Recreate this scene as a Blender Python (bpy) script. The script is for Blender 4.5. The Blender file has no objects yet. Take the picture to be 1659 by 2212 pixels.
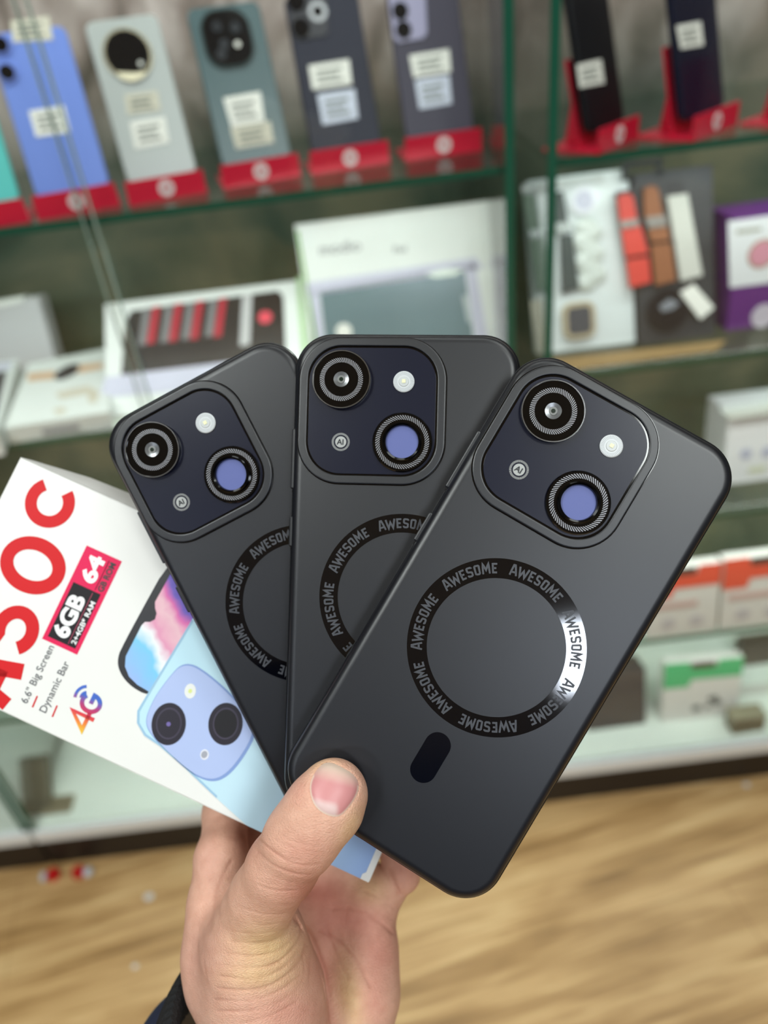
import bpy, bmesh, math, random
import numpy as np
from mathutils import Vector, Matrix, Quaternion
from mathutils.bvhtree import BVHTree
random.seed(7)
sc = bpy.context.scene
col = sc.collection
PI = math.pi
# ------------------------------------------------------------------ camera
FPX, CX, CY = 1661.0, 829.5, 1106.0
PITCH, ROLL = math.radians(35), math.radians(7.1)
fwd = Vector((0, math.cos(PITCH), -math.sin(PITCH)))
up0 = Vector((0, math.sin(PITCH), math.cos(PITCH)))
rgt = Vector((1, 0, 0)) * math.cos(ROLL) - up0 * math.sin(ROLL)
upv = Vector((1, 0, 0)) * math.sin(ROLL) + up0 * math.cos(ROLL)
CAM = Matrix((rgt, upv, -fwd)).transposed().to_4x4()
cam = bpy.data.cameras.new('camera'); camo = bpy.data.objects.new('camera', cam); col.objects.link(camo)
camo.matrix_world = CAM
cam.sensor_fit = 'VERTICAL'; cam.sensor_height = 36; cam.lens = FPX / 2212 * 36
cam.clip_start = 0.01; cam.clip_end = 50
cam.dof.use_dof = True; cam.dof.focus_distance = 0.2475; cam.dof.aperture_fstop = 6.2
sc.camera = camo
# ------------------------------------------------------------------ view, world, lamps
sc.view_settings.view_transform = 'Standard'; sc.view_settings.look = 'None'
sc.view_settings.gamma = 1; sc.view_settings.use_curve_mapping = False
sc.view_settings.exposure = 0.0
sc.cycles.use_denoising = True
sc.cycles.max_bounces = 8; sc.cycles.transparent_max_bounces = 24
sc.cycles.diffuse_bounces = 3; sc.cycles.glossy_bounces = 4
sc.cycles.caustics_reflective = False; sc.cycles.caustics_refractive = False
sc.cycles.sample_clamp_indirect = 4
w = bpy.data.worlds.new('world'); sc.world = w; w.use_nodes = True
w.node_tree.nodes['Background'].inputs[0].default_value = (.8, .9, 1, 1)
w.node_tree.nodes['Background'].inputs[1].default_value = 0.3
CEIL = 1.35
FLOOR = -1.31
PANELS = [(0.48, -2.62, 34, .62), (-1.97, -2.6, 20, .6), (0.75, -1.2, 25, .6), (-.95, -.72, 22, .5), (0.75, 0.0, 7, .6), (-0.9, 0.0, 7, .6), (.1, 0.55, 3, .5)]
for (x, y, e, s) in PANELS:
    l = bpy.data.lights.new('ceiling_lamp', 'AREA'); l.shape = 'SQUARE'; l.size = s; l.energy = e; l.color = (.94, 1, .98) if y > -2 else (.80, .88, 1)
    o = bpy.data.objects.new('ceiling_lamp', l); col.objects.link(o); o.location = (x, y, CEIL - .03)

for (x, yy, zz, e) in [(xx, .88, z_, e_) for xx in (-.26, .63) for z_, e_ in ((.37, 2.0), (-.19, .8), (-.442, .7), (-.69, .8), (-.926, .6))]:      # fill lights added under cabinet tops and shelves, no strips modelled
    l = bpy.data.lights.new('cabinet_fill_light', 'AREA'); l.shape = 'RECTANGLE'; l.size = .78; l.size_y = .02; l.energy = e; l.color = (.93, 1, .97)
    o = bpy.data.objects.new('cabinet_fill_light', l); col.objects.link(o); o.location = (x, yy, zz); o.rotation_euler = (math.radians(20), 0, 0)

# ------------------------------------------------------------------ pixel -> place helpers (world metres, camera at the origin)
def ray(px, py): return fwd + (px - CX) / FPX * rgt - (py - CY) / FPX * upv
def atY(px, py, y): v = ray(px, py); return v * (y / v.y)
def atZ(px, py, z): v = ray(px, py); return v * (z / v.z)
def cc(px, py, dep): return Vector(((px - CX) / FPX * dep, -(py - CY) / FPX * dep, -dep))   # camera-aligned coordinates

# ------------------------------------------------------------------ materials
def srgb(c):
    return tuple(((v / 255) / 12.92 if v / 255 <= .04045 else ((v / 255 + .055) / 1.055) ** 2.4) for v in c)
MATS = {}
def mat(name, rgb, rough=.5, metal=0, spec=.5, coat=0, var=0, vscale=40, bump=0, bscale=300, emit=None, estr=0, aniso=0):
    if name in MATS: return MATS[name]
    m = bpy.data.materials.new(name); m.use_nodes = True; MATS[name] = m
    nt = m.node_tree; b = nt.nodes['Principled BSDF']
    c = srgb(rgb) + (1,)
    b.inputs['Base Color'].default_value = c; b.inputs['Roughness'].default_value = rough
    b.inputs['Metallic'].default_value = metal; b.inputs['Specular IOR Level'].default_value = spec
    b.inputs['Coat Weight'].default_value = coat; b.inputs['Coat Roughness'].default_value = .05
    tc = nt.nodes.new('ShaderNodeTexCoord')
    n = nt.nodes.new('ShaderNodeTexNoise'); n.inputs['Scale'].default_value = vscale; n.inputs['Detail'].default_value = 4
    nt.links.new(tc.outputs['Object'], n.inputs['Vector'])
    mx = nt.nodes.new('ShaderNodeMix'); mx.data_type = 'RGBA'
    v = max(var, .03)
    mx.inputs[6].default_value = tuple(x * (1 - v) for x in c[:3]) + (1,)
    mx.inputs[7].default_value = tuple(min(1, x * (1 + v)) for x in c[:3]) + (1,)
    nt.links.new(n.outputs['Fac'], mx.inputs[0]); nt.links.new(mx.outputs[2], b.inputs['Base Color'])
    if bump:
        n2 = nt.nodes.new('ShaderNodeTexNoise'); n2.inputs['Scale'].default_value = bscale; n2.inputs['Detail'].default_value = 2
        nt.links.new(tc.outputs['Object'], n2.inputs['Vector'])
        bp = nt.nodes.new('ShaderNodeBump'); bp.inputs['Strength'].default_value = bump; bp.inputs['Distance'].default_value = .001
        nt.links.new(n2.outputs['Fac'], bp.inputs['Height']); nt.links.new(bp.outputs[0], b.inputs['Normal'])
    if emit:
        b.inputs['Emission Color'].default_value = srgb(emit) + (1,); b.inputs['Emission Strength'].default_value = estr
    return m
def ramp(nt, stops):
    r = nt.nodes.new('ShaderNodeValToRGB')
    while len(r.color_ramp.elements) > 1: r.color_ramp.elements.remove(r.color_ramp.elements[-1])
    r.color_ramp.elements[0].position = stops[0][0]; r.color_ramp.elements[0].color = srgb(stops[0][1]) + (1,)
    for p, c in stops[1:]:
        e = r.color_ramp.elements.new(p); e.color = srgb(c) + (1,)
    return r
def glass_mat(name, tint, gl=.04):
    m = bpy.data.materials.new(name); m.use_nodes = True; nt = m.node_tree; nt.nodes.clear()
    out = nt.nodes.new('ShaderNodeOutputMaterial'); t = nt.nodes.new('ShaderNodeBsdfTransparent'); g = nt.nodes.new('ShaderNodeBsdfGlossy')
    t.inputs[0].default_value = tint + (1,); g.inputs['Roughness'].default_value = .03
    lw = nt.nodes.new('ShaderNodeLayerWeight'); lw.inputs[0].default_value = .5       # Schlick, the same for both sides of the pane
    pw = nt.nodes.new('ShaderNodeMath'); pw.operation = 'POWER'; pw.inputs[1].default_value = 5; nt.links.new(lw.outputs['Facing'], pw.inputs[0])
    f = nt.nodes.new('ShaderNodeMath'); f.operation = 'MULTIPLY_ADD'; f.inputs[1].default_value = 1-gl; f.inputs[2].default_value = gl; nt.links.new(pw.outputs[0], f.inputs[0])
    x = nt.nodes.new('ShaderNodeMixShader')
    nt.links.new(f.outputs[0], x.inputs[0]); nt.links.new(t.outputs[0], x.inputs[1]); nt.links.new(g.outputs[0], x.inputs[2])
    nt.links.new(x.outputs[0], out.inputs[0]); MATS[name] = m; return m
def grad_mat(name, stops, ax=0, s0=0., s1=1., rough=.4, spec=.5, metal=0):
    """colour bands of a print along one object axis"""
    m = bpy.data.materials.new(name); m.use_nodes = True; nt = m.node_tree; b = nt.nodes['Principled BSDF']
    tc = nt.nodes.new('ShaderNodeTexCoord'); sp = nt.nodes.new('ShaderNodeSeparateXYZ'); mr = nt.nodes.new('ShaderNodeMapRange')
    nt.links.new(tc.outputs['Object'], sp.inputs[0]); nt.links.new(sp.outputs[ax], mr.inputs[0])
    mr.inputs[1].default_value = s0; mr.inputs[2].default_value = s1
    r = ramp(nt, stops); nt.links.new(mr.outputs[0], r.inputs[0]); nt.links.new(r.outputs[0], b.inputs['Base Color'])
    b.inputs['Roughness'].default_value = rough; b.inputs['Specular IOR Level'].default_value = spec; b.inputs['Metallic'].default_value = metal
    MATS[name] = m; return m

# ------------------------------------------------------------------ object helpers
def link(name, me, m=None, parent=None, smooth=False):
    o = bpy.data.objects.new(name, me); col.objects.link(o)
    if m and not me.materials: me.materials.append(m)
    if parent is not None: o.parent = parent
    if smooth:
        for p in me.polygons: p.use_smooth = len(p.vertices) < 12
        me.set_sharp_from_angle(angle=math.radians(32))
    return o
def ob(name, bm, m, parent=None, smooth=False):
    bmesh.ops.recalc_face_normals(bm, faces=bm.faces)
    me = bpy.data.meshes.new(name); bm.to_mesh(me); bm.free()
    return link(name, me, m, parent, smooth)
def tag(o, label, cat, group=None):
    o['label'] = label; o['category'] = cat
    if group: o['group'] = group
    return o
def empty(name, M, label=None, cat=None, group=None):
    o = bpy.data.objects.new(name, None); col.objects.link(o); o.empty_display_size = .02
    o.matrix_world = M
    if label: tag(o, label, cat, group)
    return o
def struct(o): o['kind'] = 'structure'; return o
def copy_tree(o, parent=None):
    c = o.copy(); col.objects.link(c)
    if parent is not None:
        c.parent = parent; c.matrix_parent_inverse = o.matrix_parent_inverse.copy()
    for ch in list(o.children): copy_tree(ch, c)
    return c
def BM(): return bmesh.new()
def box(bm, x0, x1, y0, y1, z0, z1, bev=0):
    vs = [bm.verts.new(p) for p in ((x0,y0,z0),(x1,y0,z0),(x1,y1,z0),(x0,y1,z0),(x0,y0,z1),(x1,y0,z1),(x1,y1,z1),(x0,y1,z1))]
    fs = [bm.faces.new([vs[i] for i in f]) for f in ((0,3,2,1),(4,5,6,7),(0,1,5,4),(1,2,6,5),(2,3,7,6),(3,0,4,7))]
    if bev:
        es = list({e for f in fs for e in f.edges})
        bmesh.ops.bevel(bm, geom=es, offset=bev, segments=2, affect='EDGES', profile=.5)
    return bm
def prism(bm, pts, h0, h1, axis='z'):
    """polygon pts (2D) extruded between h0 and h1; axis z: pts=(x,y); axis y: pts=(x,z)"""
    def P(p, h): return (p[0], p[1], h) if axis == 'z' else (p[0], h, p[1])
    a = [bm.verts.new(P(p, h0)) for p in pts]; b = [bm.verts.new(P(p, h1)) for p in pts]
    n = len(pts); bm.faces.new(a); bm.faces.new(b)
    for i in range(n): bm.faces.new((a[i], a[(i+1) % n], b[(i+1) % n], b[i]))
    return bm
def rr(w, h, r, cx=0, cy=0, n=8):
    pts = []
    for (sx, sy, a0) in ((1, 1, 0), (-1, 1, 90), (-1, -1, 180), (1, -1, 270)):
        for i in range(n + 1):
            a = math.radians(a0 + 90 * i / n)
            pts.append((cx + sx * (w/2 - r) + r * math.cos(a), cy + sy * (h/2 - r) + r * math.sin(a)))
    return pts
def loft(bm, loops, cap0=True, cap1=True):
    rows = [[bm.verts.new(p) for p in L] for L in loops]
    n = len(rows[0])
    for a, b in zip(rows, rows[1:]):
        for i in range(n): bm.faces.new((a[i], a[(i+1) % n], b[(i+1) % n], b[i]))
    if cap0: bm.faces.new(rows[0])
    if cap1: bm.faces.new(rows[-1])
    return bm
def rr_body(bm, w, h, r, prof, cx=0, cy=0, cap0=True, cap1=True, n=10):
    """rounded-rectangle body; prof = [(inset, z)]"""
    return loft(bm, [[(x, y, z) for x, y in rr(w - 2*i, h - 2*i, max(r - i, .0004), cx, cy, n)] for i, z in prof], cap0, cap1)
def lathe(bm, prof, cx=0, cy=0, n=48, cap0=True, cap1=True):
    """profile [(radius, z)] round the z axis at (cx,cy)"""
    return loft(bm, [[(cx + r*math.cos(2*PI*i/n), cy + r*math.sin(2*PI*i/n), z) for i in range(n)] for r, z in prof], cap0, cap1)
def ellips(bm, c, rx, ry, rz, seg=16):
    r = bmesh.ops.create_uvsphere(bm, u_segments=seg, v_segments=seg//2, radius=1)
    for v in r['verts']: v.co = Vector((c[0]+v.co.x*rx, c[1]+v.co.y*ry, c[2]+v.co.z*rz))
    return bm
def stroke2(pts, wd, closed=False):
    """quads of a thick mitred polyline"""
    n = len(pts); P = [Vector(p) for p in pts]; L = []; R = []
    for i in range(n):
        a = P[i-1] if (i > 0 or closed) else None; b = P[i]; c = P[(i+1) % n] if (i < n-1 or closed) else None
        d1 = (b-a).normalized() if a is not None else (c-b).normalized()
        d2 = (c-b).normalized() if c is not None else d1
        t = (d1+d2)
        t = t.normalized() if t.length > 1e-6 else d1
        nn = Vector((-t.y, t.x)); k = min(2.2, 1/max(.3, nn.dot(Vector((-d1.y, d1.x)))))
        L.append(b + nn*wd/2*k); R.append(b - nn*wd/2*k)
    q = []
    for i in range(n if closed else n-1):
        j = (i+1) % n; q.append((L[i], L[j], R[j], R[i]))
    return q
def smooth_loop(P, it=3):
    for _ in range(it):
        Q = []
        for i in range(len(P)):
            a, b = P[i], P[(i+1) % len(P)]; Q += [(a[0]*.75+b[0]*.25, a[1]*.75+b[1]*.25), (a[0]*.25+b[0]*.75, a[1]*.25+b[1]*.75)]
        P = Q
    return P
def arc(cx, cy, rx, ry, a0, a1, n=24):
    return [(cx + rx*math.cos(math.radians(a0+(a1-a0)*i/n)), cy + ry*math.sin(math.radians(a0+(a1-a0)*i/n))) for i in range(n+1)]
def quads(bm, qs, z, h, f=lambda p: p):
    for q in qs:
        a = [bm.verts.new((*f(p)[:2], z)) for p in q]; b = [bm.verts.new((*f(p)[:2], z+h)) for p in q]
        bm.faces.new(b); bm.faces.new(a)
        for i in range(4): bm.faces.new((a[i], a[(i+1)%4], b[(i+1)%4], b[i]))
    return bm
def text_ob(name, s, size, m, parent, at=(0, 0, 0), rot=0, bold=0, width=None, vertical=False, spacing=1, align='LEFT'):
    """built-in font, made into a mesh; lies in local XY (vertical: in local XZ)"""
    cu = bpy.data.curves.new('t', 'FONT'); cu.body = s; cu.size = size; cu.offset = bold; cu.space_character = spacing; cu.align_x = align
    cu.extrude = size*.01; cu.resolution_u = 4
    t = bpy.data.objects.new('t', cu); col.objects.link(t); bpy.context.view_layer.update()
    me = bpy.data.meshes.new_from_object(t.evaluated_get(bpy.context.evaluated_depsgraph_get()))
    bpy.data.objects.remove(t)
    if width and len(me.vertices):
        xs = [v.co.x for v in me.vertices]; k = width/(max(xs)-min(xs))
        for v in me.vertices: v.co.x *= k
    M = Matrix.Translation(at) @ Matrix.Rotation(rot, 4, 'Y' if vertical else 'Z')
    if vertical: M = M @ Matrix.Rotation(PI/2, 4, 'X')
    me.transform(M); me.name = name
    me.materials.clear()
    return link(name, me, m, parent)

# ------------------------------------------------------------------ the shop: floor, ceiling, walls
def floor_mat():
    m = bpy.data.materials.new('oak_laminate'); m.use_nodes = True; nt = m.node_tree; b = nt.nodes['Principled BSDF']
    g = atZ(1500, 1870, FLOOR) - atZ(900, 2060, FLOOR); ang = math.atan2(g.y, g.x)
    tc = nt.nodes.new('ShaderNodeTexCoord'); mp = nt.nodes.new('ShaderNodeMapping'); mp.inputs['Rotation'].default_value = (0, 0, -ang)
    nt.links.new(tc.outputs['Object'], mp.inputs[0])
    def noise(sx, sy, sc_, det, dist=0):
        mm = nt.nodes.new('ShaderNodeMapping'); mm.inputs['Scale'].default_value = (sx, sy, 1)
        nt.links.new(mp.outputs[0], mm.inputs[0])
        n = nt.nodes.new('ShaderNodeTexNoise'); n.inputs['Scale'].default_value = sc_; n.inputs['Detail'].default_value = det
        n.inputs['Distortion'].default_value = dist
        nt.links.new(mm.outputs[0], n.inputs[0]); return n
    n1 = noise(2.2, 30, 1.3, 6, .6); n2 = noise(2.5, 14, 1.1, 4, 1.0); n3 = noise(4, 90, 2.0, 3)
    a = nt.nodes.new('ShaderNodeMix'); a.inputs[0].default_value = .5
    nt.links.new(n1.outputs[0], a.inputs[2]); nt.links.new(n2.outputs[0], a.inputs[3])
    a2 = nt.nodes.new('ShaderNodeMix'); a2.inputs[0].default_value = .22
    nt.links.new(a.outputs[0], a2.inputs[2]); nt.links.new(n3.outputs[0], a2.inputs[3])
    r = ramp(nt, [(.34, (140, 104, 60)), (.45, (182, 142, 90)), (.54, (212, 172, 118)), (.66, (238, 206, 150))])
    nt.links.new(a2.outputs[0], r.inputs[0])
    br = nt.nodes.new('ShaderNodeTexBrick'); br.inputs['Scale'].default_value = 1; br.inputs['Brick Width'].default_value = 1.2
    br.inputs['Row Height'].default_value = .19; br.inputs['Mortar Size'].default_value = .0008
    br.inputs['Color1'].default_value = (1, 1, 1, 1); br.inputs['Color2'].default_value = (.93, .92, .9, 1); br.inputs['Mortar'].default_value = (.6, .52, .45, 1)
    nt.links.new(mp.outputs[0], br.inputs[0])
    mu = nt.nodes.new('ShaderNodeMix'); mu.data_type = 'RGBA'; mu.blend_type = 'MULTIPLY'; mu.inputs[0].default_value = 1
    nt.links.new(r.outputs[0], mu.inputs[6]); nt.links.new(br.outputs[0], mu.inputs[7]); nt.links.new(mu.outputs[2], b.inputs['Base Color'])
    b.inputs['Roughness'].default_value = .42
    return m
XR = 2.3
struct(ob('floor', box(BM(), -XR, XR, -3.6, 1.4, FLOOR-.02, FLOOR), floor_mat()))
struct(ob('ceiling', box(BM(), -XR, XR, -3.6, 1.4, CEIL, CEIL+.02), mat('ceiling_white', (200, 203, 200), .9)))
struct(ob('wall_back', box(BM(), -XR, XR, -3.62, -3.6, FLOOR, CEIL), mat('wall_dim', (32, 33, 39), .8)))
struct(ob('wall_left', box(BM(), -XR-.02, -XR, -3.6, 1.4, FLOOR, CEIL), mat('wall_grey', (120, 122, 122), .8)))
struct(ob('wall_right', box(BM(), XR, XR+.02, -3.6, 1.4, FLOOR, CEIL), mat('wall_grey2', (120, 122, 122), .8)))
def marble():
    m = bpy.data.materials.new('marbled_panel'); m.use_nodes = True; nt = m.node_tree; b = nt.nodes['Principled BSDF']
    tc = nt.nodes.new('ShaderNodeTexCoord')
    def noise(s, d, dist, sx=1, sz=1):
        mm = nt.nodes.new('ShaderNodeMapping'); mm.inputs['Scale'].default_value = (sx, 1, sz); nt.links.new(tc.outputs['Object'], mm.inputs[0])
        n = nt.nodes.new('ShaderNodeTexNoise'); n.inputs['Scale'].default_value = s; n.inputs['Detail'].default_value = d; n.inputs['Distortion'].default_value = dist
        nt.links.new(mm.outputs[0], n.inputs[0]); return n
    n1 = noise(6, 6, .5); n2 = noise(16, 5, .8, 1, .5)
    r1 = ramp(nt, [(.3, (44, 56, 46)), (.45, (70, 82, 68)), (.55, (92, 96, 80)), (.68, (118, 114, 92))])
    r2 = ramp(nt, [(.3, (92, 82, 74)), (.45, (150, 136, 128)), (.65, (206, 194, 188))])
    nt.links.new(n1.outputs[0], r1.inputs[0]); nt.links.new(n2.outputs[0], r2.inputs[0])
    sp = nt.nodes.new('ShaderNodeSeparateXYZ'); nt.links.new(tc.outputs['Object'], sp.inputs[0])
    ad = nt.nodes.new('ShaderNodeMath'); ad.operation = 'MULTIPLY_ADD'; ad.inputs[1].default_value = .12
    nt.links.new(n1.outputs[0], ad.inputs[0]); nt.links.new(sp.outputs[2], ad.inputs[2])
    mr = nt.nodes.new('ShaderNodeMapRange'); mr.inputs[1].default_value = -.15; mr.inputs[2].default_value = .03
    nt.links.new(ad.outputs[0], mr.inputs[0])
    mx = nt.nodes.new('ShaderNodeMix'); mx.data_type = 'RGBA'
    nt.links.new(mr.outputs[0], mx.inputs[0]); nt.links.new(r1.outputs[0], mx.inputs[6]); nt.links.new(r2.outputs[0], mx.inputs[7])
    nt.links.new(mx.outputs[2], b.inputs['Base Color']); b.inputs['Roughness'].default_value = .35
    return m
MARB = marble()
YB = 1.20
struct(ob('wall_front', box(BM(), -XR, XR, YB+.03, YB+.05, FLOOR, CEIL), MARB))
# ceiling lamp housings
for i, (x, y, e, s) in enumerate(PANELS):
    t = ['far right', 'far left', 'middle right', 'middle left', 'near right', 'near left', 'front centre'][i]
    bm = BM(); s2 = s/2 + .015
    for a in ((-s2, s2, -s2, -s/2), (-s2, s2, s/2, s2), (-s2, -s/2, -s/2, s/2), (s/2, s2, -s/2, s/2)):
        box(bm, a[0], a[1], a[2], a[3], -.032, -.0005)
    o = ob('lamp_frame', bm, mat('lamp_frame_white', (225, 225, 225), .4)); o.location = (x, y, CEIL)
    tag(o, 'white square ceiling lamp frame, %s one above the shop' % t, 'ceiling lamp')

# ------------------------------------------------------------------ display cabinets
GL = glass_mat('clear_glass', (.985, .995, .99)); GLS = glass_mat('shelf_glass', (.90, .955, .93))
GE = mat('green_glass_edge', (26, 84, 66), .25); GE2 = mat('pale_glass_edge', (150, 170, 160), .2)
ALU = mat('brushed_aluminium', (232, 236, 236), .4, 0); PLN = mat('dark_plinth', (26, 17, 12), .5)
BASEW = mat('white_base_board', (222, 228, 218), .5)
YF = .85
SH = [-.181, -.432, -.680, -.917]; BASEZ = -1.192
def cabinet(x0, x1, label, split=None, rside=True, lside=True):
    c = empty('display_cabinet', Matrix.Translation(((x0+x1)/2, YF, FLOOR)), label, 'display cabinet')
    ox, oy, oz = (x0+x1)/2, YF, FLOOR
    def B(n, m, X0, X1, Y0, Y1, Z0, Z1, par=c, bev=0):
        return ob(n, box(BM(), X0-ox, X1-ox, Y0-oy, Y1-oy, Z0-oz, Z1-oz, bev), m, par)
    B('plinth', PLN, x0, x1, YF+.006, YB, FLOOR, BASEZ-.035)
    B('metal_strip', ALU, x0, x1, YF-.004, YF+.006, BASEZ-.035, BASEZ-.004, bev=.002)
    B('base_board', BASEW, x0, x1, YF+.0061, YB, BASEZ-.0349, BASEZ)
    bp = B('back_panel', MARB, x0, x1, YB+.0005, YB+.012, BASEZ, .4)
    bp.data.transform(Matrix.Translation((ox, oy, oz))); bp.location = (-ox, -oy, -oz)
    for z in SH:
        s = B('shelf', GLS, x0+.0105, x1-.0105, YF+.014, YB, z-.008, z)
        B('shelf_edge', GE, x0+.0105, x1-.0105, YF+.0125, YF+.0138, z-.008, z, s)
    for f, xx in ((lside, x0), (rside, x1-.010)):
        if f:
            s = B('side_panel', GL, xx, xx+.010, YF+.0022, YB, BASEZ, .4)
            B('side_edge', GE, xx, xx+.010, YF, YF+.002, BASEZ, .4, s)
    if split:
        d = B('glass_door', GL, x0+.011, split+.006, YF-.003, YF+.001, BASEZ+.001, .4)
        B('door_edge', GE2, split+.0062, split+.008, YF-.003, YF+.001, BASEZ+.001, .4, d)
        d = B('glass_door', GL, split-.006, x1-.011, YF+.004, YF+.008, BASEZ+.001, .4)
        B('door_edge', GE2, split-.008, split-.0062, YF+.004, YF+.008, BASEZ+.001, .4, d)
    else:
        B('glass_door', GL, x0+.011, x1-.011, YF+.004, YF+.008, BASEZ+.001, .4)
    return c
cabinet(-.700, .179, 'left glass display cabinet, filling the picture left of the two green glass edges', split=-.268)
cabinet(.214, 1.05, 'right glass display cabinet, standing right of the two green glass edges')
cabinet(-1.50, -.706, 'next glass cabinet at the far left, mostly outside the picture')

# ------------------------------------------------------------------ frames for things on the shelves
class Fr:
    """front face frame: origin at bottom left, x along the base, z up the (leaning) face, y into the thing"""
    def __init__(s, bl, br, top, z, lean=20, y=None):
        A = atZ(*bl, z); Bp = atZ(*br, z)
        if y is not None: A = atY(*bl, y); Bp = atY(*br, y); A.z = z; Bp.z = z
        ex = Bp - A; s.w = ex.length; ex.normalize()
        back = Vector((-ex.y, ex.x, 0)); a = math.radians(lean)
        ez = Vector((0, 0, 1))*math.cos(a) + back*math.sin(a); ey = ez.cross(ex)
        s.A = A; s.ex, s.ey, s.ez = ex, ey, ez
        s.M = Matrix((ex, ey, ez)).transposed().to_4x4(); s.M.translation = A
        s.h = s.uv(*top)[1]
    def uv(s, px, py):
        r = ray(px, py); t = s.ey.dot(s.A) / s.ey.dot(r); q = r*t - s.A
        return (q.dot(s.ex), q.dot(s.ez))
    def poly(s, pts): return [s.uv(*p) for p in pts]
class Top:
    """horizontal top face at height z; quad of pixels, local z up"""
    def __init__(s, quad, z):
        P = [atZ(*p, z) for p in quad]; s.P = P
        s.M = Matrix.Translation(P[0]); s.z = z
    def loc(s, px, py): q = atZ(px, py, s.z) - s.P[0]; return (q.x, q.y)
# ---- first shelf: phones on red stands
RED = mat('red_acrylic', (216, 32, 62), .3, var=.05); REDD = RED
WHT = mat('label_white', (236, 236, 228), .6); INK = mat('label_ink', (120, 124, 118), .6); CREAM = mat('label_cream', (206, 202, 184), .6)
PURE = mat('logo_white', (240, 228, 230), .5)
def phone_on_stand(px_bl, px_br, px_top, body, label_txt, lean=22, labels=(), cam_=None, hgt=.162, side=None, yaw_y=None, backsup=False):
    f = Fr(px_bl, px_br, px_top, SH[0]+.018, lean)
    f.h = hgt
    t = empty('smartphone', f.M, label_txt, 'phone', 'display phones on the red stands')
    bm = BM(); rr_pts = []
    loops = []
    for i, y in ((.0015, 0), (.0004, .001), (0, .003), (0, .006), (.001, .008)):
        loops.append([(x, y, z) for x, z in rr(f.w-2*i, f.h-2*i, .009, f.w/2, f.h/2+.0, 6)])
    loft(bm, loops); ob('body', bm, body, t)
    if side: ob('frame_band', loft(BM(), [[(x, y, z) for x, z in rr(f.w+.0004, f.h+.0004, .009, f.w/2, f.h/2, 6)] for y in (.0025, .0065)], False, False), side, t)
    for (pts, m) in labels:
        o = ob('price_label', prism(BM(), f.poly(pts), -.0006, -.0001, 'y'), m, t)
        # printed rows
        (ax, az), (bx, bz), (cx_, cz), (dx, dz) = f.poly(pts)
        bm = BM()
        for k in range(3):
            v0 = .2+.23*k; v1 = v0+.1
            def q(u, v): return ((1-v)*((1-u)*ax+u*bx)+v*((1-u)*dx+u*cx_), (1-v)*((1-u)*az+u*bz)+v*((1-u)*dz+u*cz))
            prism(bm, [q(.15, v0), q(.8-.1*(k % 2), v0), q(.8-.1*(k % 2), v1), q(.15, v1)], -.0009, -.0006, 'y')
        ob('printed_lines', bm, INK, o)
    if cam_: cam_(f, t)
    # stand: its own thing
    w = f.w
    f2 = Matrix((f.ex, Vector((0,0,1)).cross(f.ex), Vector((0,0,1)))).transposed().to_4x4()
    o3 = f.A.copy(); o3.z = SH[0] + .0003; f2.translation = o3
    st = empty('phone_stand', f2)
    ob('base_plate', box(BM(), -.005, w+.005, -.012, .055, 0, .003), RED, st)
    lp = BM(); box(lp, -.004, w+.004, -.0145, -.012, 0, .024)
    lp_o = ob('lip', lp, RED, st)
    bm = BM(); lathe(bm, [(.0085, 0), (.0085, .0005)], n=20); bm.transform(Matrix.Translation((w/2, -.0146, .012)) @ Matrix.Rotation(PI/2, 4, 'X'))
    lg = ob('round_logo', bm, PURE, lp_o)
    bm = BM(); quads(bm, stroke2([(-.004, -.001), (-.002, .002), (0, -.002), (.002, .002), (.004, -.001)], .0015), 0, .0004)
    bm.transform(Matrix.Translation((w/2, -.0153, .012)) @ Matrix.Rotation(PI/2, 4, 'X')); ob('logo_mark', bm, RED, lp_o)
    # leaning back support
    a = math.radians(lean); dy, dz = math.sin(a), math.cos(a)
    L = .085
    bm = BM(); loft(bm, [[(xx, yy, zz) for yy, zz in ((.014, .003), (.017, .003), (.017+L*dy, .003+L*dz), (.014+L*dy, .003+L*dz))] for xx in (.006, w-.006)])
    ob('back_support', bm, RED, st)
    # side fin that braces the support
    bm = BM(); loft(bm, [[(xx, yy, zz) for yy, zz in ((.017, .003), (.052, .003), (.017+L*dy, .003+L*dz))] for xx in (w/2-.0015, w/2+.0015)])
    ob('brace', bm, RED, st)
    return f, t, st
def M_(n, c, r=.25, **k): return mat(n, c, r, **k)
LENS = mat('lens_black', (10, 10, 14), .1, coat=.6)
def circ_part(name, f, t, c, r_px, m, y0=-.002, y1=0, n=32, par=None):
    u, v = f.uv(*c); u2, v2 = f.uv(c[0]+r_px, c[1]); R = math.hypot(u2-u, v2-v)
    bm = BM(); pts = [(u+R*math.cos(2*PI*i/n), v+R*math.sin(2*PI*i/n)) for i in range(n)]
    prism(bm, pts, y0, y1, 'y'); return ob(name, bm, m, par or t)
def cam_blue(f, t):
    for c in ((2, 98), (16, 158)):
        r = circ_part('camera_lens', f, t, c, 22, mat('lens_ring_blue', (120, 140, 215), .2), -.0025); circ_part('lens_glass', f, t, c, 17, LENS, -.0032, -.0026, par=r)
def cam_disc(f, t):
    r = circ_part('camera_ring', f, t, (276, 118), 53, mat('gold_ring', (214, 205, 176), .2, .8), -.002)
    g = circ_part('camera_glass', f, t, (276, 118), 48, LENS, -.0026, -.0021, par=t)
    circ_part('flash', f, t, (304, 139), 5, WHT, -.003, -.0027, par=g)
    u, v = f.uv(285, 170); bm = BM(); prism(bm, f.poly([(252, 158), (262, 172), (285, 178), (308, 170), (318, 156), (290, 160)]), -.0031, -.0027, 'y')
    ob('gold_crescent', bm, mat('pale_gold', (228, 220, 190), .3, .3), g)
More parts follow.
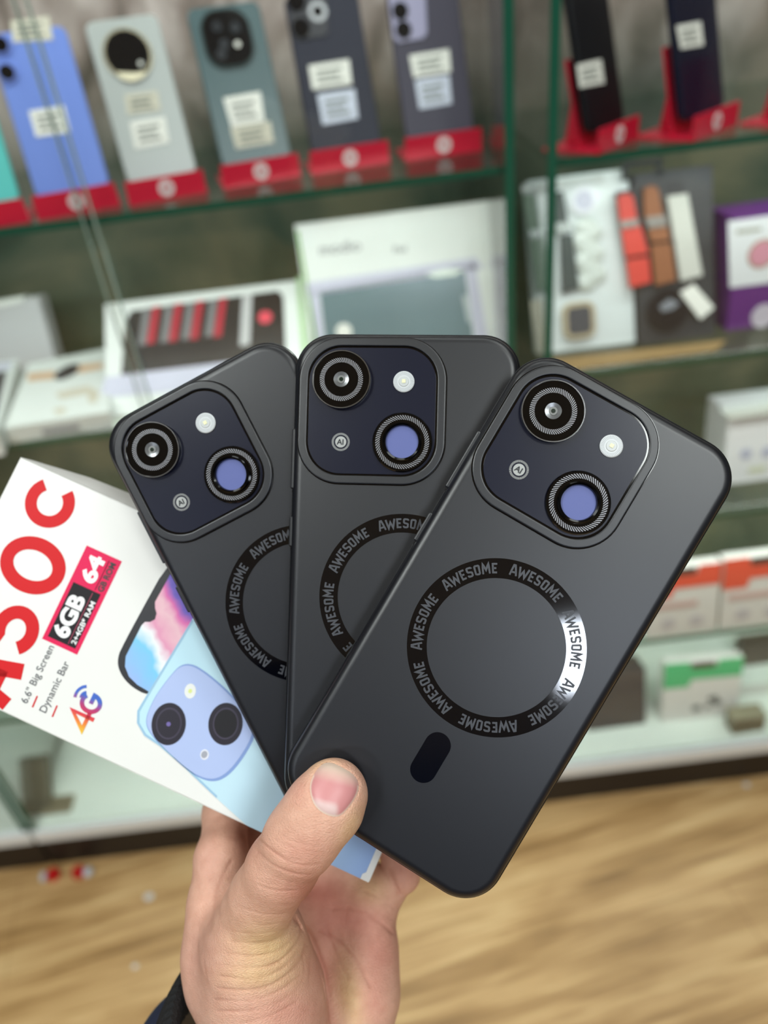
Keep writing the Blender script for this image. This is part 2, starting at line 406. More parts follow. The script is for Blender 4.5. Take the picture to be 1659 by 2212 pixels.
def cam_squircle(f, t):
    q = f.poly([(437, 32), (528, 18), (546, 52), (543, 120), (520, 138), (470, 140), (447, 112), (440, 60)])
    bm = BM(); xs = [p[0] for p in q]; zs = [p[1] for p in q]
    cx, cz = sum(xs)/8, sum(zs)/8
    pts = rr(.054, .058, .02, cx, cz, 6); prism(bm, pts, -.0025, 0, 'y'); s = ob('camera_bump', bm, mat('bump_rim', (70, 84, 84), .15, .6), t)
    bm = BM(); prism(bm, rr(.050, .054, .018, cx, cz, 6), -.003, -.0026, 'y'); g = ob('camera_glass', bm, LENS, t)
    for c in ((468, 60), (508, 62), (484, 98), (478, 120)): circ_part('camera_lens', f, t, c, 11, mat('lens_grey', (48, 50, 54), .2, .5), -.0038, -.0031, par=g)
    circ_part('flash', f, t, (513, 98), 6, WHT, -.0036, -.0031, par=g)
def cam_navy(f, t):
    bm = BM(); prism(bm, f.poly([(617, -60), (700, -75), (708, 70), (700, 78), (640, 88), (628, 70)]), -.0015, 0, 'y'); s = ob('camera_bump', bm, mat('navy_bump', (30, 29, 38), .3), t)
    circ_part('camera_lens', f, t, (686, 27), 20, mat('silver_ring', (170, 172, 176), .25, .6), -.003, -.0015, par=s)
    circ_part('lens_glass', f, t, (686, 27), 11, LENS, -.0036, -.0031, par=s)
    for c in ((640, 5), (650, 62)): circ_part('camera_lens', f, t, c, 19, LENS, -.003, -.0015, par=s)
def cam_purple(f, t):
    bm = BM(); prism(bm, f.poly([(832, -70), (915, -85), (922, 72), (912, 84), (862, 93), (850, 84)]), -.0015, 0, 'y'); s = ob('camera_bump', bm, mat('lilac_bump', (150, 146, 176), .35), t)
    for c in ((858, -38), (864, 25), (871, 66)): circ_part('camera_lens', f, t, c, 17, LENS, -.003, -.0015, par=s)
def cam_none(f, t): pass
phone_on_stand((-110, 463), (46, 437), (-60, 200), M_('turquoise_back', (90, 196, 190)), 'turquoise phone cut off by the left picture edge, on red stand', cam_=cam_none)
phone_on_stand((80, 432), (240, 404), (40, 60), M_('periwinkle_back', (120, 146, 222), .12), 'periwinkle blue phone with square price sticker on red stand', cam_=cam_blue,
  labels=[([(28, 92), (115, 86), (105, 35), (22, 46)], CREAM), ([(78, 296), (152, 286), (138, 228), (62, 240)], WHT)])
phone_on_stand((278, 402), (428, 376), (262, 47), M_('silver_back', (176, 182, 180), .3), 'silver phone with round black camera disc, on red stand', cam_=cam_disc,
  labels=[([(275, 248), (348, 238), (340, 196), (268, 205)], CREAM), ([(292, 322), (366, 308), (356, 252), (280, 264)], WHT)])
phone_on_stand((482, 366), (632, 341), (480, 5), M_('teal_back', (62, 88, 92), .3), 'dark teal phone with rounded square camera, on red stand', cam_=cam_squircle,
  labels=[([(500, 274), (572, 262), (562, 198), (482, 212)], WHT), ([(510, 322), (592, 308), (584, 262), (498, 276)], CREAM)])
phone_on_stand((674, 336), (826, 313), (600, -50), M_('navy_back', (36, 37, 52), .4, spec=.25), 'dark navy phone with two stickers and silver ringed lens, on red stand', cam_=cam_navy,
  labels=[([(675, 194), (760, 182), (754, 128), (666, 142)], WHT), ([(697, 270), (774, 256), (766, 192), (685, 204)], mat('label_blue', (206, 212, 228), .5))])
phone_on_stand((878, 307), (1026, 286), (780, -60), M_('purple_grey_back', (66, 62, 76), .4, spec=.25), 'purple grey phone with lilac camera bump, on red stand', cam_=cam_purple,
  labels=[([(893, 168), (974, 156), (970, 106), (884, 120)], WHT), ([(906, 236), (976, 224), (970, 162), (896, 174)], mat('label_blue', (206, 212, 228), .5))])
f7, t7, s7 = phone_on_stand((1274, 291), (1351, 262), (1250, 0), M_('black_back', (18, 18, 22), .3, spec=.3), 'black phone with one small sticker, turned sideways on red stand', cam_=cam_none, lean=14,
  labels=[([(1252, 190), (1305, 180), (1298, 128), (1245, 140)], WHT)])
f8, t8, s8 = phone_on_stand((1478, 264), (1566, 232), (1450, 0), M_('blue_black_back', (20, 22, 42), .2, spec=.4), 'blue black glossy phone with small sticker, rightmost phone on a red stand', cam_=cam_none, lean=14,
  labels=[([(1470, 106), (1519, 98), (1513, 46), (1460, 56)], WHT)])
tag_names = ['at the left picture edge', 'under the periwinkle blue phone', 'under the silver phone', 'under the dark teal phone', 'under the dark navy phone', 'under the purple grey phone', 'under the black phone turned sideways', 'under the glossy blue black phone']
k = 0
for o in list(col.objects):
    if o.name.startswith('phone_stand'):
        tag(o, 'red acrylic phone stand ' + tag_names[k], 'phone stand', 'red phone stands'); k += 1
# empty stand cut by the right edge
c = copy_tree(s8); c.location = s8.location + Vector((.118, .0, 0))
tag(c, 'red acrylic phone stand cut off by the right picture edge', 'phone stand', 'red phone stands')

# ---- second shelf
Z2 = SH[1] + .0005
BOXW = mat('box_white', (226, 230, 226), .45); BOXG = mat('box_grey_side', (172, 172, 178), .5); GREEN = mat('box_green_side', (110, 168, 62), .5)
LAV = mat('box_lavender', (198, 198, 216), .45)
def slab(name, bl, br, top, z, lean, thick, m, label, cat, y=None, bev=.001, group=None):
    f = Fr(bl, br, top, z, lean, y)
    t = empty(name, f.M, label, cat, group)
    ob('body', box(BM(), 0, f.w, 0, thick, 0, f.h, bev), m, t)
    return f, t
def patch(name, f, t, pts, m, y0=-.0006, y1=-.00005, par=None):
    return ob(name, prism(BM(), f.poly(pts), y0, y1, 'y'), m, par or t)
# big tablet box
f, t = slab('tablet_box', (682, 812), (1080, 760), (822, 462), Z2, 20, .04, BOXW, 'large white tablet box with a printed tablet, leaning at the back of the second shelf', 'box', y=.95)
patch('printed_band', f, t, [(660, 612), (1028, 556), (1044, 580), (665, 640)], LAV)
patch('side_strip', f, t, [(640, 498), (645, 498), (700, 815), (692, 815)], GREEN)
pp = patch('printed_tablet', f, t, [(690, 628), (1003, 575), (1028, 770), (712, 815)], mat('tablet_teal', (106, 128, 134), .15, var=.15, vscale=12))
patch('bezel_left', f, t, [(668, 632), (688, 628), (710, 815), (690, 818)], LAV); patch('bezel_right', f, t, [(1005, 572), (1026, 568), (1060, 765), (1032, 770)], LAV)
patch('printed_glint', f, t, [(920, 592), (960, 580), (1000, 582), (985, 594), (940, 600)], mat('glint_white', (228, 238, 228), .4), -.0012, -.0007, par=pp)
patch('printed_cable', f, t, [(998, 640), (1008, 636), (1022, 695), (1010, 698)], mat('glint_grey', (180, 190, 192), .4), -.0012, -.0007, par=pp)
u, v = f.uv(690, 552); u2, v2 = f.uv(778, 536)
text_ob('lettering', 'modio', .02, mat('print_grey', (150, 150, 152), .5), t, (u, -.0004, v), 0, .0003, width=abs(u2-u), vertical=True)
u, v = f.uv(850, 547)
text_ob('lettering', 'Pad', .012, mat('print_grey', (150, 150, 152), .5), t, (u, -.0004, v), 0, .0002, vertical=True)
bm = BM(); u, v = f.uv(743, 716); lathe(bm, [(.0105, 0), (.0105, .0005)], n=24); bm.transform(Matrix.Translation((u, -.0008, v)) @ Matrix.Rotation(PI/2, 4, 'X'))
ob('round_sticker', bm, WHT, t)
# green sided box behind it
f, t = slab('tablet_box', (948.0, 727.2), (1032.6, 716.7), (1078, 432), Z2, 20, .035, BOXW, 'narrow white box with bright green side, behind the left green glass edge', 'box', y=1.03)
ob('side_strip', box(BM(), -.0008, .014, -.0008, .034, 0, f.h), GREEN, t)
ob('printed_band', box(BM(), .018, f.w, -.0008, -.0001, f.h*.1, f.h*.55), LAV, t)
# white smartwatch set
f, t = slab('smartwatch_box', (1164, 800), (1372, 752), (1210, 382), Z2, 21, .03, mat('gloss_white', (222, 230, 230), .3), 'open white smartwatch box with two dark straps and a gold rimmed watch', 'box', y=.93)
STG = mat('strap_sage', (104, 124, 108), .5); STD = mat('strap_dark', (52, 66, 66), .5)
s = patch('tray_rim', f, t, [(1126, 402), (1300, 376), (1303, 392), (1128, 418)], mat('rim_grey', (196, 202, 200), .4), -.004, 0)
for nm, pts, m in (('strap', [(1128, 424), (1154, 420), (1166, 500), (1140, 505)], STG), ('strap', [(1140, 505), (1168, 500), (1190, 622), (1158, 632)], STG),
                   ('strap', [(1188, 418), (1214, 414), (1224, 480), (1196, 485)], STD), ('strap', [(1208, 510), (1234, 505), (1248, 625), (1212, 634)], STD)):
    patch(nm, f, t, pts, m, -.007, -.0002)
for pts in ([(1140, 500), (1170, 495), (1173, 512), (1144, 517)], [(1198, 485), (1226, 480), (1229, 500), (1202, 506)]):
    patch('buckle', f, t, pts, mat('steel_dull', (150, 156, 152), .3, .7), -.009, -.0071)
g = circ_part('charger_coil', f, t, (1259, 434), 30, mat('coil_white', (232, 234, 240), .3), -.005, 0); circ_part('coil_centre', f, t, (1259, 434), 20, LAV, -.0055, -.0051, par=g)
bm = BM()
for i in range(9):
    px, py = 1264+12*math.sin(i*2.1)+i*1.5, 490+i*15; u, v = f.uv(px, py); ellips(bm, (u, -.002, v), .015, .004, .012, 14)
ob('bagged_cable', bm, mat('bag_film', (206, 214, 208), .2), t, smooth=True)
u, v = f.uv(1248, 692)
wt = ob('watch_case', prism(BM(), rr(.042, .046, .012, u, v, 5), -.008, -.0002, 'y'), mat('soft_gold', (190, 176, 146), .35, .4), t)
ob('watch_screen', prism(BM(), rr(.030, .034, .006, u, v, 5), -.0088, -.0081, 'y'), mat('screen_grey', (84, 86, 92), .2), wt)
patch('white_insert', f, t, [(1146, 650), (1172, 645), (1178, 760), (1160, 765)], CREAM)
# black watch set
f, t = slab('smartwatch_box', (1382, 750), (1545, 729), (1400, 372), Z2, 21, .028, mat('box_charcoal', (48, 49, 52), .5), 'open black smartwatch box with red, brown and pale grey straps', 'box', y=.92)
u, v = f.uv(1390, 362)
bm = BM(); quads(bm, stroke2([(u-.022, v-.012), (u-.022, v+.006), (u+.02, v+.006), (u+.02, v-.012)], .007), 0, .004)
bm.transform(Matrix.Translation((0, .004, 0)) @ Matrix.Rotation(PI/2, 4, 'X')); ob('hanging_tab', bm, mat('tab_black', (20, 24, 22), .5), t)
for pts in ([(1328, 415), (1372, 408), (1395, 570), (1352, 575)], [(1384, 405), (1424, 398), (1450, 560), (1410, 566)], [(1434, 395), (1474, 390), (1500, 560), (1462, 566)]):
    patch('strap_tray', f, t, pts, mat('tray_black', (22, 20, 26), .5), -.001, -.0001)
RS, BS, GS = mat('strap_red', (206, 62, 50), .5), mat('strap_brown', (140, 86, 52), .6), mat('strap_pale', (196, 196, 188), .6, bump=.5, bscale=800)
def straps(ps, m, steps=1):
    for pts in ps: patch('strap', f, t, pts, m, -.008, -.0011)
straps([[(1330, 428), (1342, 421), (1356, 420), (1364, 430), (1372, 478), (1337, 484)], [(1338, 490), (1378, 484), (1396, 548), (1348, 556)], [(1350, 562), (1396, 556), (1402, 610), (1358, 622)]], RS)
straps([[(1386, 412), (1396, 404), (1410, 404), (1418, 414), (1428, 470), (1388, 474)], [(1394, 492), (1436, 488), (1442, 520), (1402, 524)], [(1402, 530), (1444, 526), (1455, 606), (1412, 618)]], BS)
straps([[(1436, 426), (1480, 420), (1498, 520), (1512, 596), (1466, 608), (1452, 520)]], GS)
for pts in ([(1334, 480), (1372, 474), (1376, 490), (1338, 496)], [(1388, 472), (1432, 466), (1436, 490), (1394, 496)]):
    patch('buckle', f, t, pts, mat('steel_bright', (176, 170, 164), .25, .7), -.010, -.0081)
w_ = circ_part('watch_face', f, t, (1440, 668), 44, mat('watch_rim', (70, 70, 74), .2, .6), -.008, 0); circ_part('watch_glass', f, t, (1440, 668), 39, mat('dial_black', (34, 34, 38), .12), -.0088, -.0081, par=w_)
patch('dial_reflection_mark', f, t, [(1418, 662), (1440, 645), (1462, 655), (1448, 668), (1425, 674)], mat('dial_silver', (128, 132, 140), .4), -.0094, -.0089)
patch('price_label', f, t, [(1462, 632), (1492, 614), (1536, 665), (1506, 690)], WHT, -.0095, -.009)
# purple box
f, t = slab('purple_box', (1566, 728), (1720, 706), (1640, 470), Z2, 4, .09, mat('violet_card', (98, 38, 122), .45), 'purple gift box with a pink watch picture, at the right of the second shelf', 'box', y=.93)
p = patch('picture_card', f, t, [(1576, 622), (1700, 606), (1690, 462), (1572, 478)], mat('card_white', (230, 234, 238), .4))
circ_part('printed_watch', f, t, (1645, 548), 25, mat('pink_dial', (214, 150, 168), .4), -.0012, -.0007, par=p)
circ_part('printed_rim', f, t, (1645, 548), 30, mat('pink_gold', (176, 146, 130), .4), -.0010, -.00065, par=p)
patch('printed_caption', f, t, [(1590, 506), (1645, 498), (1644, 490), (1589, 497)], mat('caption_grey', (170, 172, 160), .5), -.0009, -.00065, par=p)
circ_part('round_sticker', f, t, (1648, 682), 25, mat('sticker_lilac', (206, 198, 212), .4), -.0008, -.0001)
# cardboard sheet under the watch boxes
T = Top([(1195, 790), (1575, 738), (1560, 700), (1190, 752)], Z2)
q = [T.loc(*p) for p in ((1190, 806), (1545, 758), (1570, 735), (1195, 775))]
T2 = empty('cardboard_sheet', T.M, 'brown cardboard sheet lying under the watch boxes', 'cardboard')
ob('sheet', prism(BM(), q, 0, .0004), mat('kraft', (150, 122, 80), .7, var=.2), T2)
# wide white box with black print, lying at a slant
f, t = slab('accessory_box', (214, 862), (672, 800), (440, 630), Z2, 52, .035, BOXW, 'wide white box with black top printed in red and grey stripes, on the second shelf', 'box', y=.90)
bp = patch('black_print', f, t, [(283, 672), (600, 628), (612, 640), (618, 770), (262, 812), (270, 700)], mat('print_black', (24, 22, 24), .4))
for x0, dx in ((318, 0), (366, 0), (412, 0), (462, 0)):
    patch('grey_stripe', f, t, [(x0-8, 668-(x0-318)*.13), (x0+8, 664-(x0-318)*.13), (x0-2, 745-(x0-318)*.13), (x0-20, 748-(x0-318)*.13)], mat('print_midgrey', (120, 120, 122), .5), -.0011, -.0007, par=bp)
    patch('red_stripe', f, t, [(x0+13, 664-(x0-318)*.13), (x0+28, 661-(x0-318)*.13), (x0+16, 742-(x0-318)*.1), (x0-1, 744-(x0-318)*.1)], mat('print_red', (178, 34, 56), .5), -.0011, -.0007, par=bp)
patch('white_lettering_bar', f, t, [(524, 640), (545, 637), (540, 745), (518, 748)], mat('print_lightgrey', (190, 190, 190), .5), -.0011, -.0007, par=bp)
circ_part('red_round_logo', f, t, (573, 686), 15, mat('print_coral', (226, 74, 92), .5), -.0011, -.0007, par=bp)
patch('green_edge', f, t, [(640, 600), (650, 598), (668, 790), (655, 795)], mat('pale_green', (170, 205, 150), .5), -.0009, -.0002)
patch('side_panel_print', f, t, [(228, 815), (560, 775), (550, 830), (216, 860)], LAV, -.0011, -.0001)
# rose gold watch box lying flat
H = .022
T = Top([(0, 925), (232, 888), (228, 752), (52, 790)], Z2+H)
q = [T.loc(*p) for p in ((8, 925), (236, 890), (232, 752), (62, 786))]
t = empty('watch_box', T.M, 'white box with a rose gold strapped watch picture, lying flat at the shelf front', 'box')
bm = BM(); prism(bm, q, -H, 0); ob('body', bm, BOXW, t)
def flat(name, pts, m, h=.0006, z=0, par=None): return ob(name, prism(BM(), [T.loc(*p) for p in pts], z+.00005, z+h), m, par or t)
flat('printed_strap', [(60, 808), (118, 802), (118, 818), (60, 824)], mat('rose_gold', (214, 176, 140), .5))
flat('printed_strap', [(168, 790), (222, 784), (222, 796), (168, 806)], mat('rose_gold', (214, 176, 140), .5))
cx_, cy_ = 145, 804; flat('printed_dial', [(cx_+27*math.cos(a)+4*math.sin(a), cy_-14*math.sin(a)-9*math.cos(a)) for a in [2*PI*i/24 for i in range(24)]], mat('dial_ink', (26, 26, 32), .4), .001)
flat('printed_band_loop', [(120, 850), (190, 834), (215, 848), (205, 872), (190, 868), (192, 850), (130, 862)], mat('pale_rose', (206, 198, 180), .5))
flat('printed_detail', [(115, 885), (138, 880), (145, 890), (122, 896)], mat('pale_rose', (206, 198, 180), .5))
P = [atZ(*p, Z2+H) - T.P[0] for p in ((85, 912), (150, 902))]
bm = BM(); box(bm, 0, .045, -.0006, 0, .006, .012); o = ob('side_lettering', bm, mat('print_midgrey2', (140, 140, 146), .5), t)
o.location = (P[0].x, P[0].y-.0025, -H); o.rotation_euler.z = math.atan2((P[1]-P[0]).y, (P[1]-P[0]).x)
# phone box at the far left edge
T = Top([(-60, 945), (2, 932), (46, 778), (-20, 784)], Z2+.03)
t = empty('phone_box', T.M, 'white box with dark phone print, cut off at the picture left edge, second shelf', 'box')
ob('body', prism(BM(), [T.loc(*p) for p in ((-80, 950), (-10, 936), (38, 777), (-30, 786))], -.03, 0), BOXW, t)
flat('printed_screen', [(-60, 935), (-14, 925), (16, 802), (-40, 810)], mat('screen_ink', (40, 38, 42), .3))
flat('printed_top', [(-40, 805), (22, 797), (28, 783), (-36, 790)], LAV)
# tall pale box at left back
f, t = slab('tall_box', (-90, 800), (118, 775), (0, 652), Z2, 12, .035, mat('box_pale_grey', (196, 194, 196), .5), 'pale grey box standing at the back of the second shelf, left edge', 'box', y=1.09)
patch('top_edge_strip', f, t, [(-100, 668), (52, 640), (50, 652), (-100, 684)], mat('box_bright', (236, 236, 230), .5), -.002, .02)

# ---- third and fourth shelf, base
Z3, Z4, Z5 = SH[2]+.0005, SH[3]+.0005, BASEZ+.0005
f, t = slab('accessory_box', (1560, 1046), (1740, 1020), (1660, 878), Z3, 8, .07, mat('box_cool_white', (222, 222, 224), .5), 'white box with small round prints, standing on the third shelf at right', 'box', y=.93)
for c in ((1611, 980), (1657, 976)): circ_part('printed_dot', f, t, c, 12, mat('dot_lilac', (176, 178, 198), .5), -.0008, -.0001)
patch('printed_patch', f, t, [(1615, 1024), (1655, 1018), (1655, 1004), (1618, 1010)], mat('patch_cream', (206, 208, 184), .5))
patch('top_flap', f, t, [(1552, 884), (1700, 862), (1700, 880), (1570, 900)], mat('flap_grey', (198, 202, 196), .5), -.012, 0)
def hangpack(bl, br, top, z, y, m_top, label, cut, grp, z_off=0):
    f, t = slab('hanging_pack', bl, br, top, z, 10, .02, mat('pack_white', (216, 212, 206), .5), label, 'box', y=y, group=grp)
    w, h = f.w, f.h
    pts = [(0, h*cut), (w*.32, h*cut), (w*.36, h*(cut+.12)), (w, h*(cut+.12)), (w, h), (w*.7, h), (w*.66, h*.88), (w*.36, h*.88), (w*.32, h), (0, h)]
    ob('coloured_top', prism(BM(), pts, -.0006, -.0001, 'y'), m_top, t)
    ob('hook_slot', prism(BM(), rr(w*.32, h*.1, h*.04, w*.5, h*.93, 4), -.001, -.0002, 'y'), mat('slot_dark', (60, 40, 36), .6), t)
    return f, t
OR = mat('pack_orange', (222, 78, 56), .5); GR = mat('pack_green', (70, 176, 116), .5)
GRP = 'orange and white packs on the fourth shelf'
for i, (bl, br, tp, lb) in enumerate((((1395, 1392), (1546, 1368), (1470, 1225), 'orange and white hang pack beside the dark phone edge, fourth shelf'),
                                       ((1552, 1366), (1712, 1342), (1640, 1200), 'orange and white hang pack at the right picture edge, fourth shelf'))):
    f, t = hangpack(bl, br, tp, Z4, .8645, OR, lb, .58, GRP)
    w, h = f.w, f.h
    ob('printed_caption', prism(BM(), [(w*.08, h*.42), (w*.7, h*.42), (w*.7, h*.5), (w*.08, h*.5)], -.0007, -.0001, 'y'), mat('caption_rose', (196, 160, 154), .5), t)
    for cx0 in (.3, .7):
        ob('printed_spot', prism(BM(), rr(w*.2, h*.16, h*.07, w*cx0, h*.2, 4), -.0007, -.0001, 'y'), mat('spot_grey', (190, 184, 186), .5), t)
f, t = hangpack((1428, 1560), (1592, 1545), (1510, 1428), Z5, None, GR, 'green and white earphone pack standing on the base board', .58, None)
w, h = f.w, f.h
bm = BM()
for (ux, uz, r) in ((.66, .34, .010), (.72, .27, .008), (.45, .2, .009), (.6, .22, .006)): ellips(bm, (w*ux, -.001, h*uz), r, .002, r*.7, 12)
ob('printed_earphones', bm, mat('earphone_ink', (86, 92, 90), .5), t)
f, t = slab('dark_box', (1270, 1580), (1395, 1563), (1335, 1452), Z5, 15, .05, mat('box_black_print', (58, 54, 56), .5, var=.5, vscale=90), 'black printed box standing on the base board, beside the front phone', 'box')
f, t = slab('dark_box', (1592, 1500), (1720, 1480), (1650, 1395), Z5, 8, .04, mat('box_brown_print', (74, 68, 62), .5, var=.3, vscale=60), 'dark brown box at the back of the base board, right picture edge', 'box', y=1.02)
f, t = slab('white_carton', (1560, 1560), (1720, 1530), (1650, 1495), Z5, 8, .05, mat('carton_white', (200, 198, 190), .5), 'low white carton in front of the dark brown box, right edge', 'box', y=.95)
f, t = slab('small_tin', (1582, 1588), (1650, 1578), (1612, 1555), Z5, 5, .03, mat('tin_taupe', (110, 104, 82), .45), 'small taupe tin at the front of the base board, right edge', 'tin')
ob('lid', box(BM(), -.002, f.w+.002, -.002, .032, f.h, f.h+.004, .001), mat('tin_lid', (140, 134, 112), .4), t)
# leaning panel added where dark shading lies at the left of the base
f, t = slab('shade_panel', (80, 1812), (134, 1803), (160, 1625), Z5, 40, .02, mat('panel_taupe', (84, 84, 70), .5, var=.1), 'taupe panel standing in for dark shading at the left end of the cabinet base', 'panel', y=.88)
f, t = slab('ribbed_block', (112, 1793), (172, 1786), (140, 1748), Z5, 0, .03, mat('block_taupe', (112, 104, 84), .5), 'small ribbed taupe block at the left end of the base board', 'block', y=.88)
for kk in range(3): ob('rib', box(BM(), -.0015, f.w+.0015, -.003, .0315, f.h*(.12+.32*kk), f.h*(.28+.32*kk), .001), mat('block_rib', (150, 142, 116), .5), t)
# things on the floor
for (px, py, lb, white) in ((118, 1893, 'small red plastic cap lying under the left cabinet plinth, left of the pair', 0), (172, 1888, 'small red plastic cap with a white bag, right of the pair on the floor', 1)):
    p = atZ(px, py, FLOOR); t = empty('plastic_cap', Matrix.Translation(p), lb, 'plastic cap', 'red caps on the floor by the plinth')
    bm = BM(); lathe(bm, [(.011, 0), (.012, .003), (.012, .010), (.0095, .014)], n=20); ob('cap', bm, mat('cap_red', (190, 16, 22), .35), t, smooth=True)
    bm = BM(); ellips(bm, (.019 if white else -.017, -.003, .008), .009 if white else .006, .010, .008, 14); ob('wrapper', bm, mat('wrapper_white', (205, 208, 214), .4), t, smooth=True)
for (px, py, r, lb) in ((322, 1938, .007, 'white paper scrap on the wooden floor, left of the wrist'), (292, 2088, .004, 'tiny pale crumb on the wooden floor near the sleeve'), (1612, 1696, .005, 'pale crumb on the wooden floor at the right edge')):
    p = atZ(px, py, FLOOR); bm = BM(); ellips(bm, (0, 0, r*.25), r*1.3, r, r*.3, 10); o = ob('paper_scrap', bm, mat('scrap', (222, 222, 218), .7), smooth=True); o.location = p; tag(o, lb, 'scrap')

# ------------------------------------------------------------------ phones held in the hand
CASE = mat('matte_charcoal_case', (12, 14, 21), .36, spec=.62, bump=.035, bscale=9000, var=.03, vscale=2000)
CASE_RIM = mat('charcoal_rim', (18, 20, 25), .36, spec=.6)
NAVY = mat('navy_panel', (13, 16, 36), .3, spec=.28, bump=.02, bscale=8000)
BLK = mat('gloss_black', (4, 4, 6), .06, spec=.6); CHR = mat('dark_chrome', (150, 152, 156), .16, 1)
KN = mat('knurl_silver', (126, 126, 130), .4, .5); RING = mat('mirror_black_film', (3, 4, 10), .055, spec=.9)
LETR = mat('ring_letter_grey', (58, 60, 66), .45); BLUE = mat('lens_blue_disc', (88, 98, 158), .5, bump=.05, bscale=6000)
LEN2 = mat('lens_grey_ring', (110, 112, 114), .25, .5); FLW = mat('flash_diffuser', (208, 212, 214), .3); FLY = mat('flash_led', (240, 240, 190), .4)
AIW = mat('badge_grey', (168, 170, 168), .4)
PW, PH = .0765, .1643
# letters of the ring, unit height
GLY = {'A': (.66, [[(0, 0), (.27, 1), (.40, 1), (.66, 0)], [(.12, .32), (.54, .32)]]), 'W': (.86, [[(0, 1), (.16, .02), (.42, .7), (.66, .02), (.86, 1)]]),
       'E': (.5, [[(.5, .91), (.09, .91), (.09, .09), (.5, .09)], [(.09, .5), (.42, .5)]]),
       'S': (.56, [[(.5, .78), (.5, .85), (.42, .91), (.14, .91), (.08, .85), (.08, .6), (.14, .52), (.42, .46), (.5, .4), (.5, .15), (.42, .09), (.14, .09), (.08, .15), (.08, .24)]]),
       'O': (.58, [[(.16, .09), (.44, .09), (.5, .16), (.5, .84), (.44, .91), (.16, .91), (.09, .84), (.09, .16), (.16, .09)]]),
       'M': (.78, [[(.05, 0), (.12, 1), (.38, .36), (.66, 1), (.72, 0)]])}
def ring_text(bm, word, r0, hgt, ac, cx, cy, z, hh):
    sp = .18; tot = sum(GLY[c][0] for c in word) + sp*(len(word)-1); x = -tot/2
    rm = r0 + hgt*.5
    for c in word:
        wd, sts = GLY[c]
        for s in sts:
            fine = []
            for a, b in zip(s, s[1:]):
                for i in range(3): fine.append((a[0]+(b[0]-a[0])*i/3, a[1]+(b[1]-a[1])*i/3))
            fine.append(s[-1])
            def mp(p):
                an = ac + (x + p[0])*hgt/rm; rad = r0 + p[1]*hgt
                return (cx + rad*math.sin(an), cy + rad*math.cos(an))
            quads(bm, stroke2(fine, .185), z, hh, mp)
        x += wd + sp
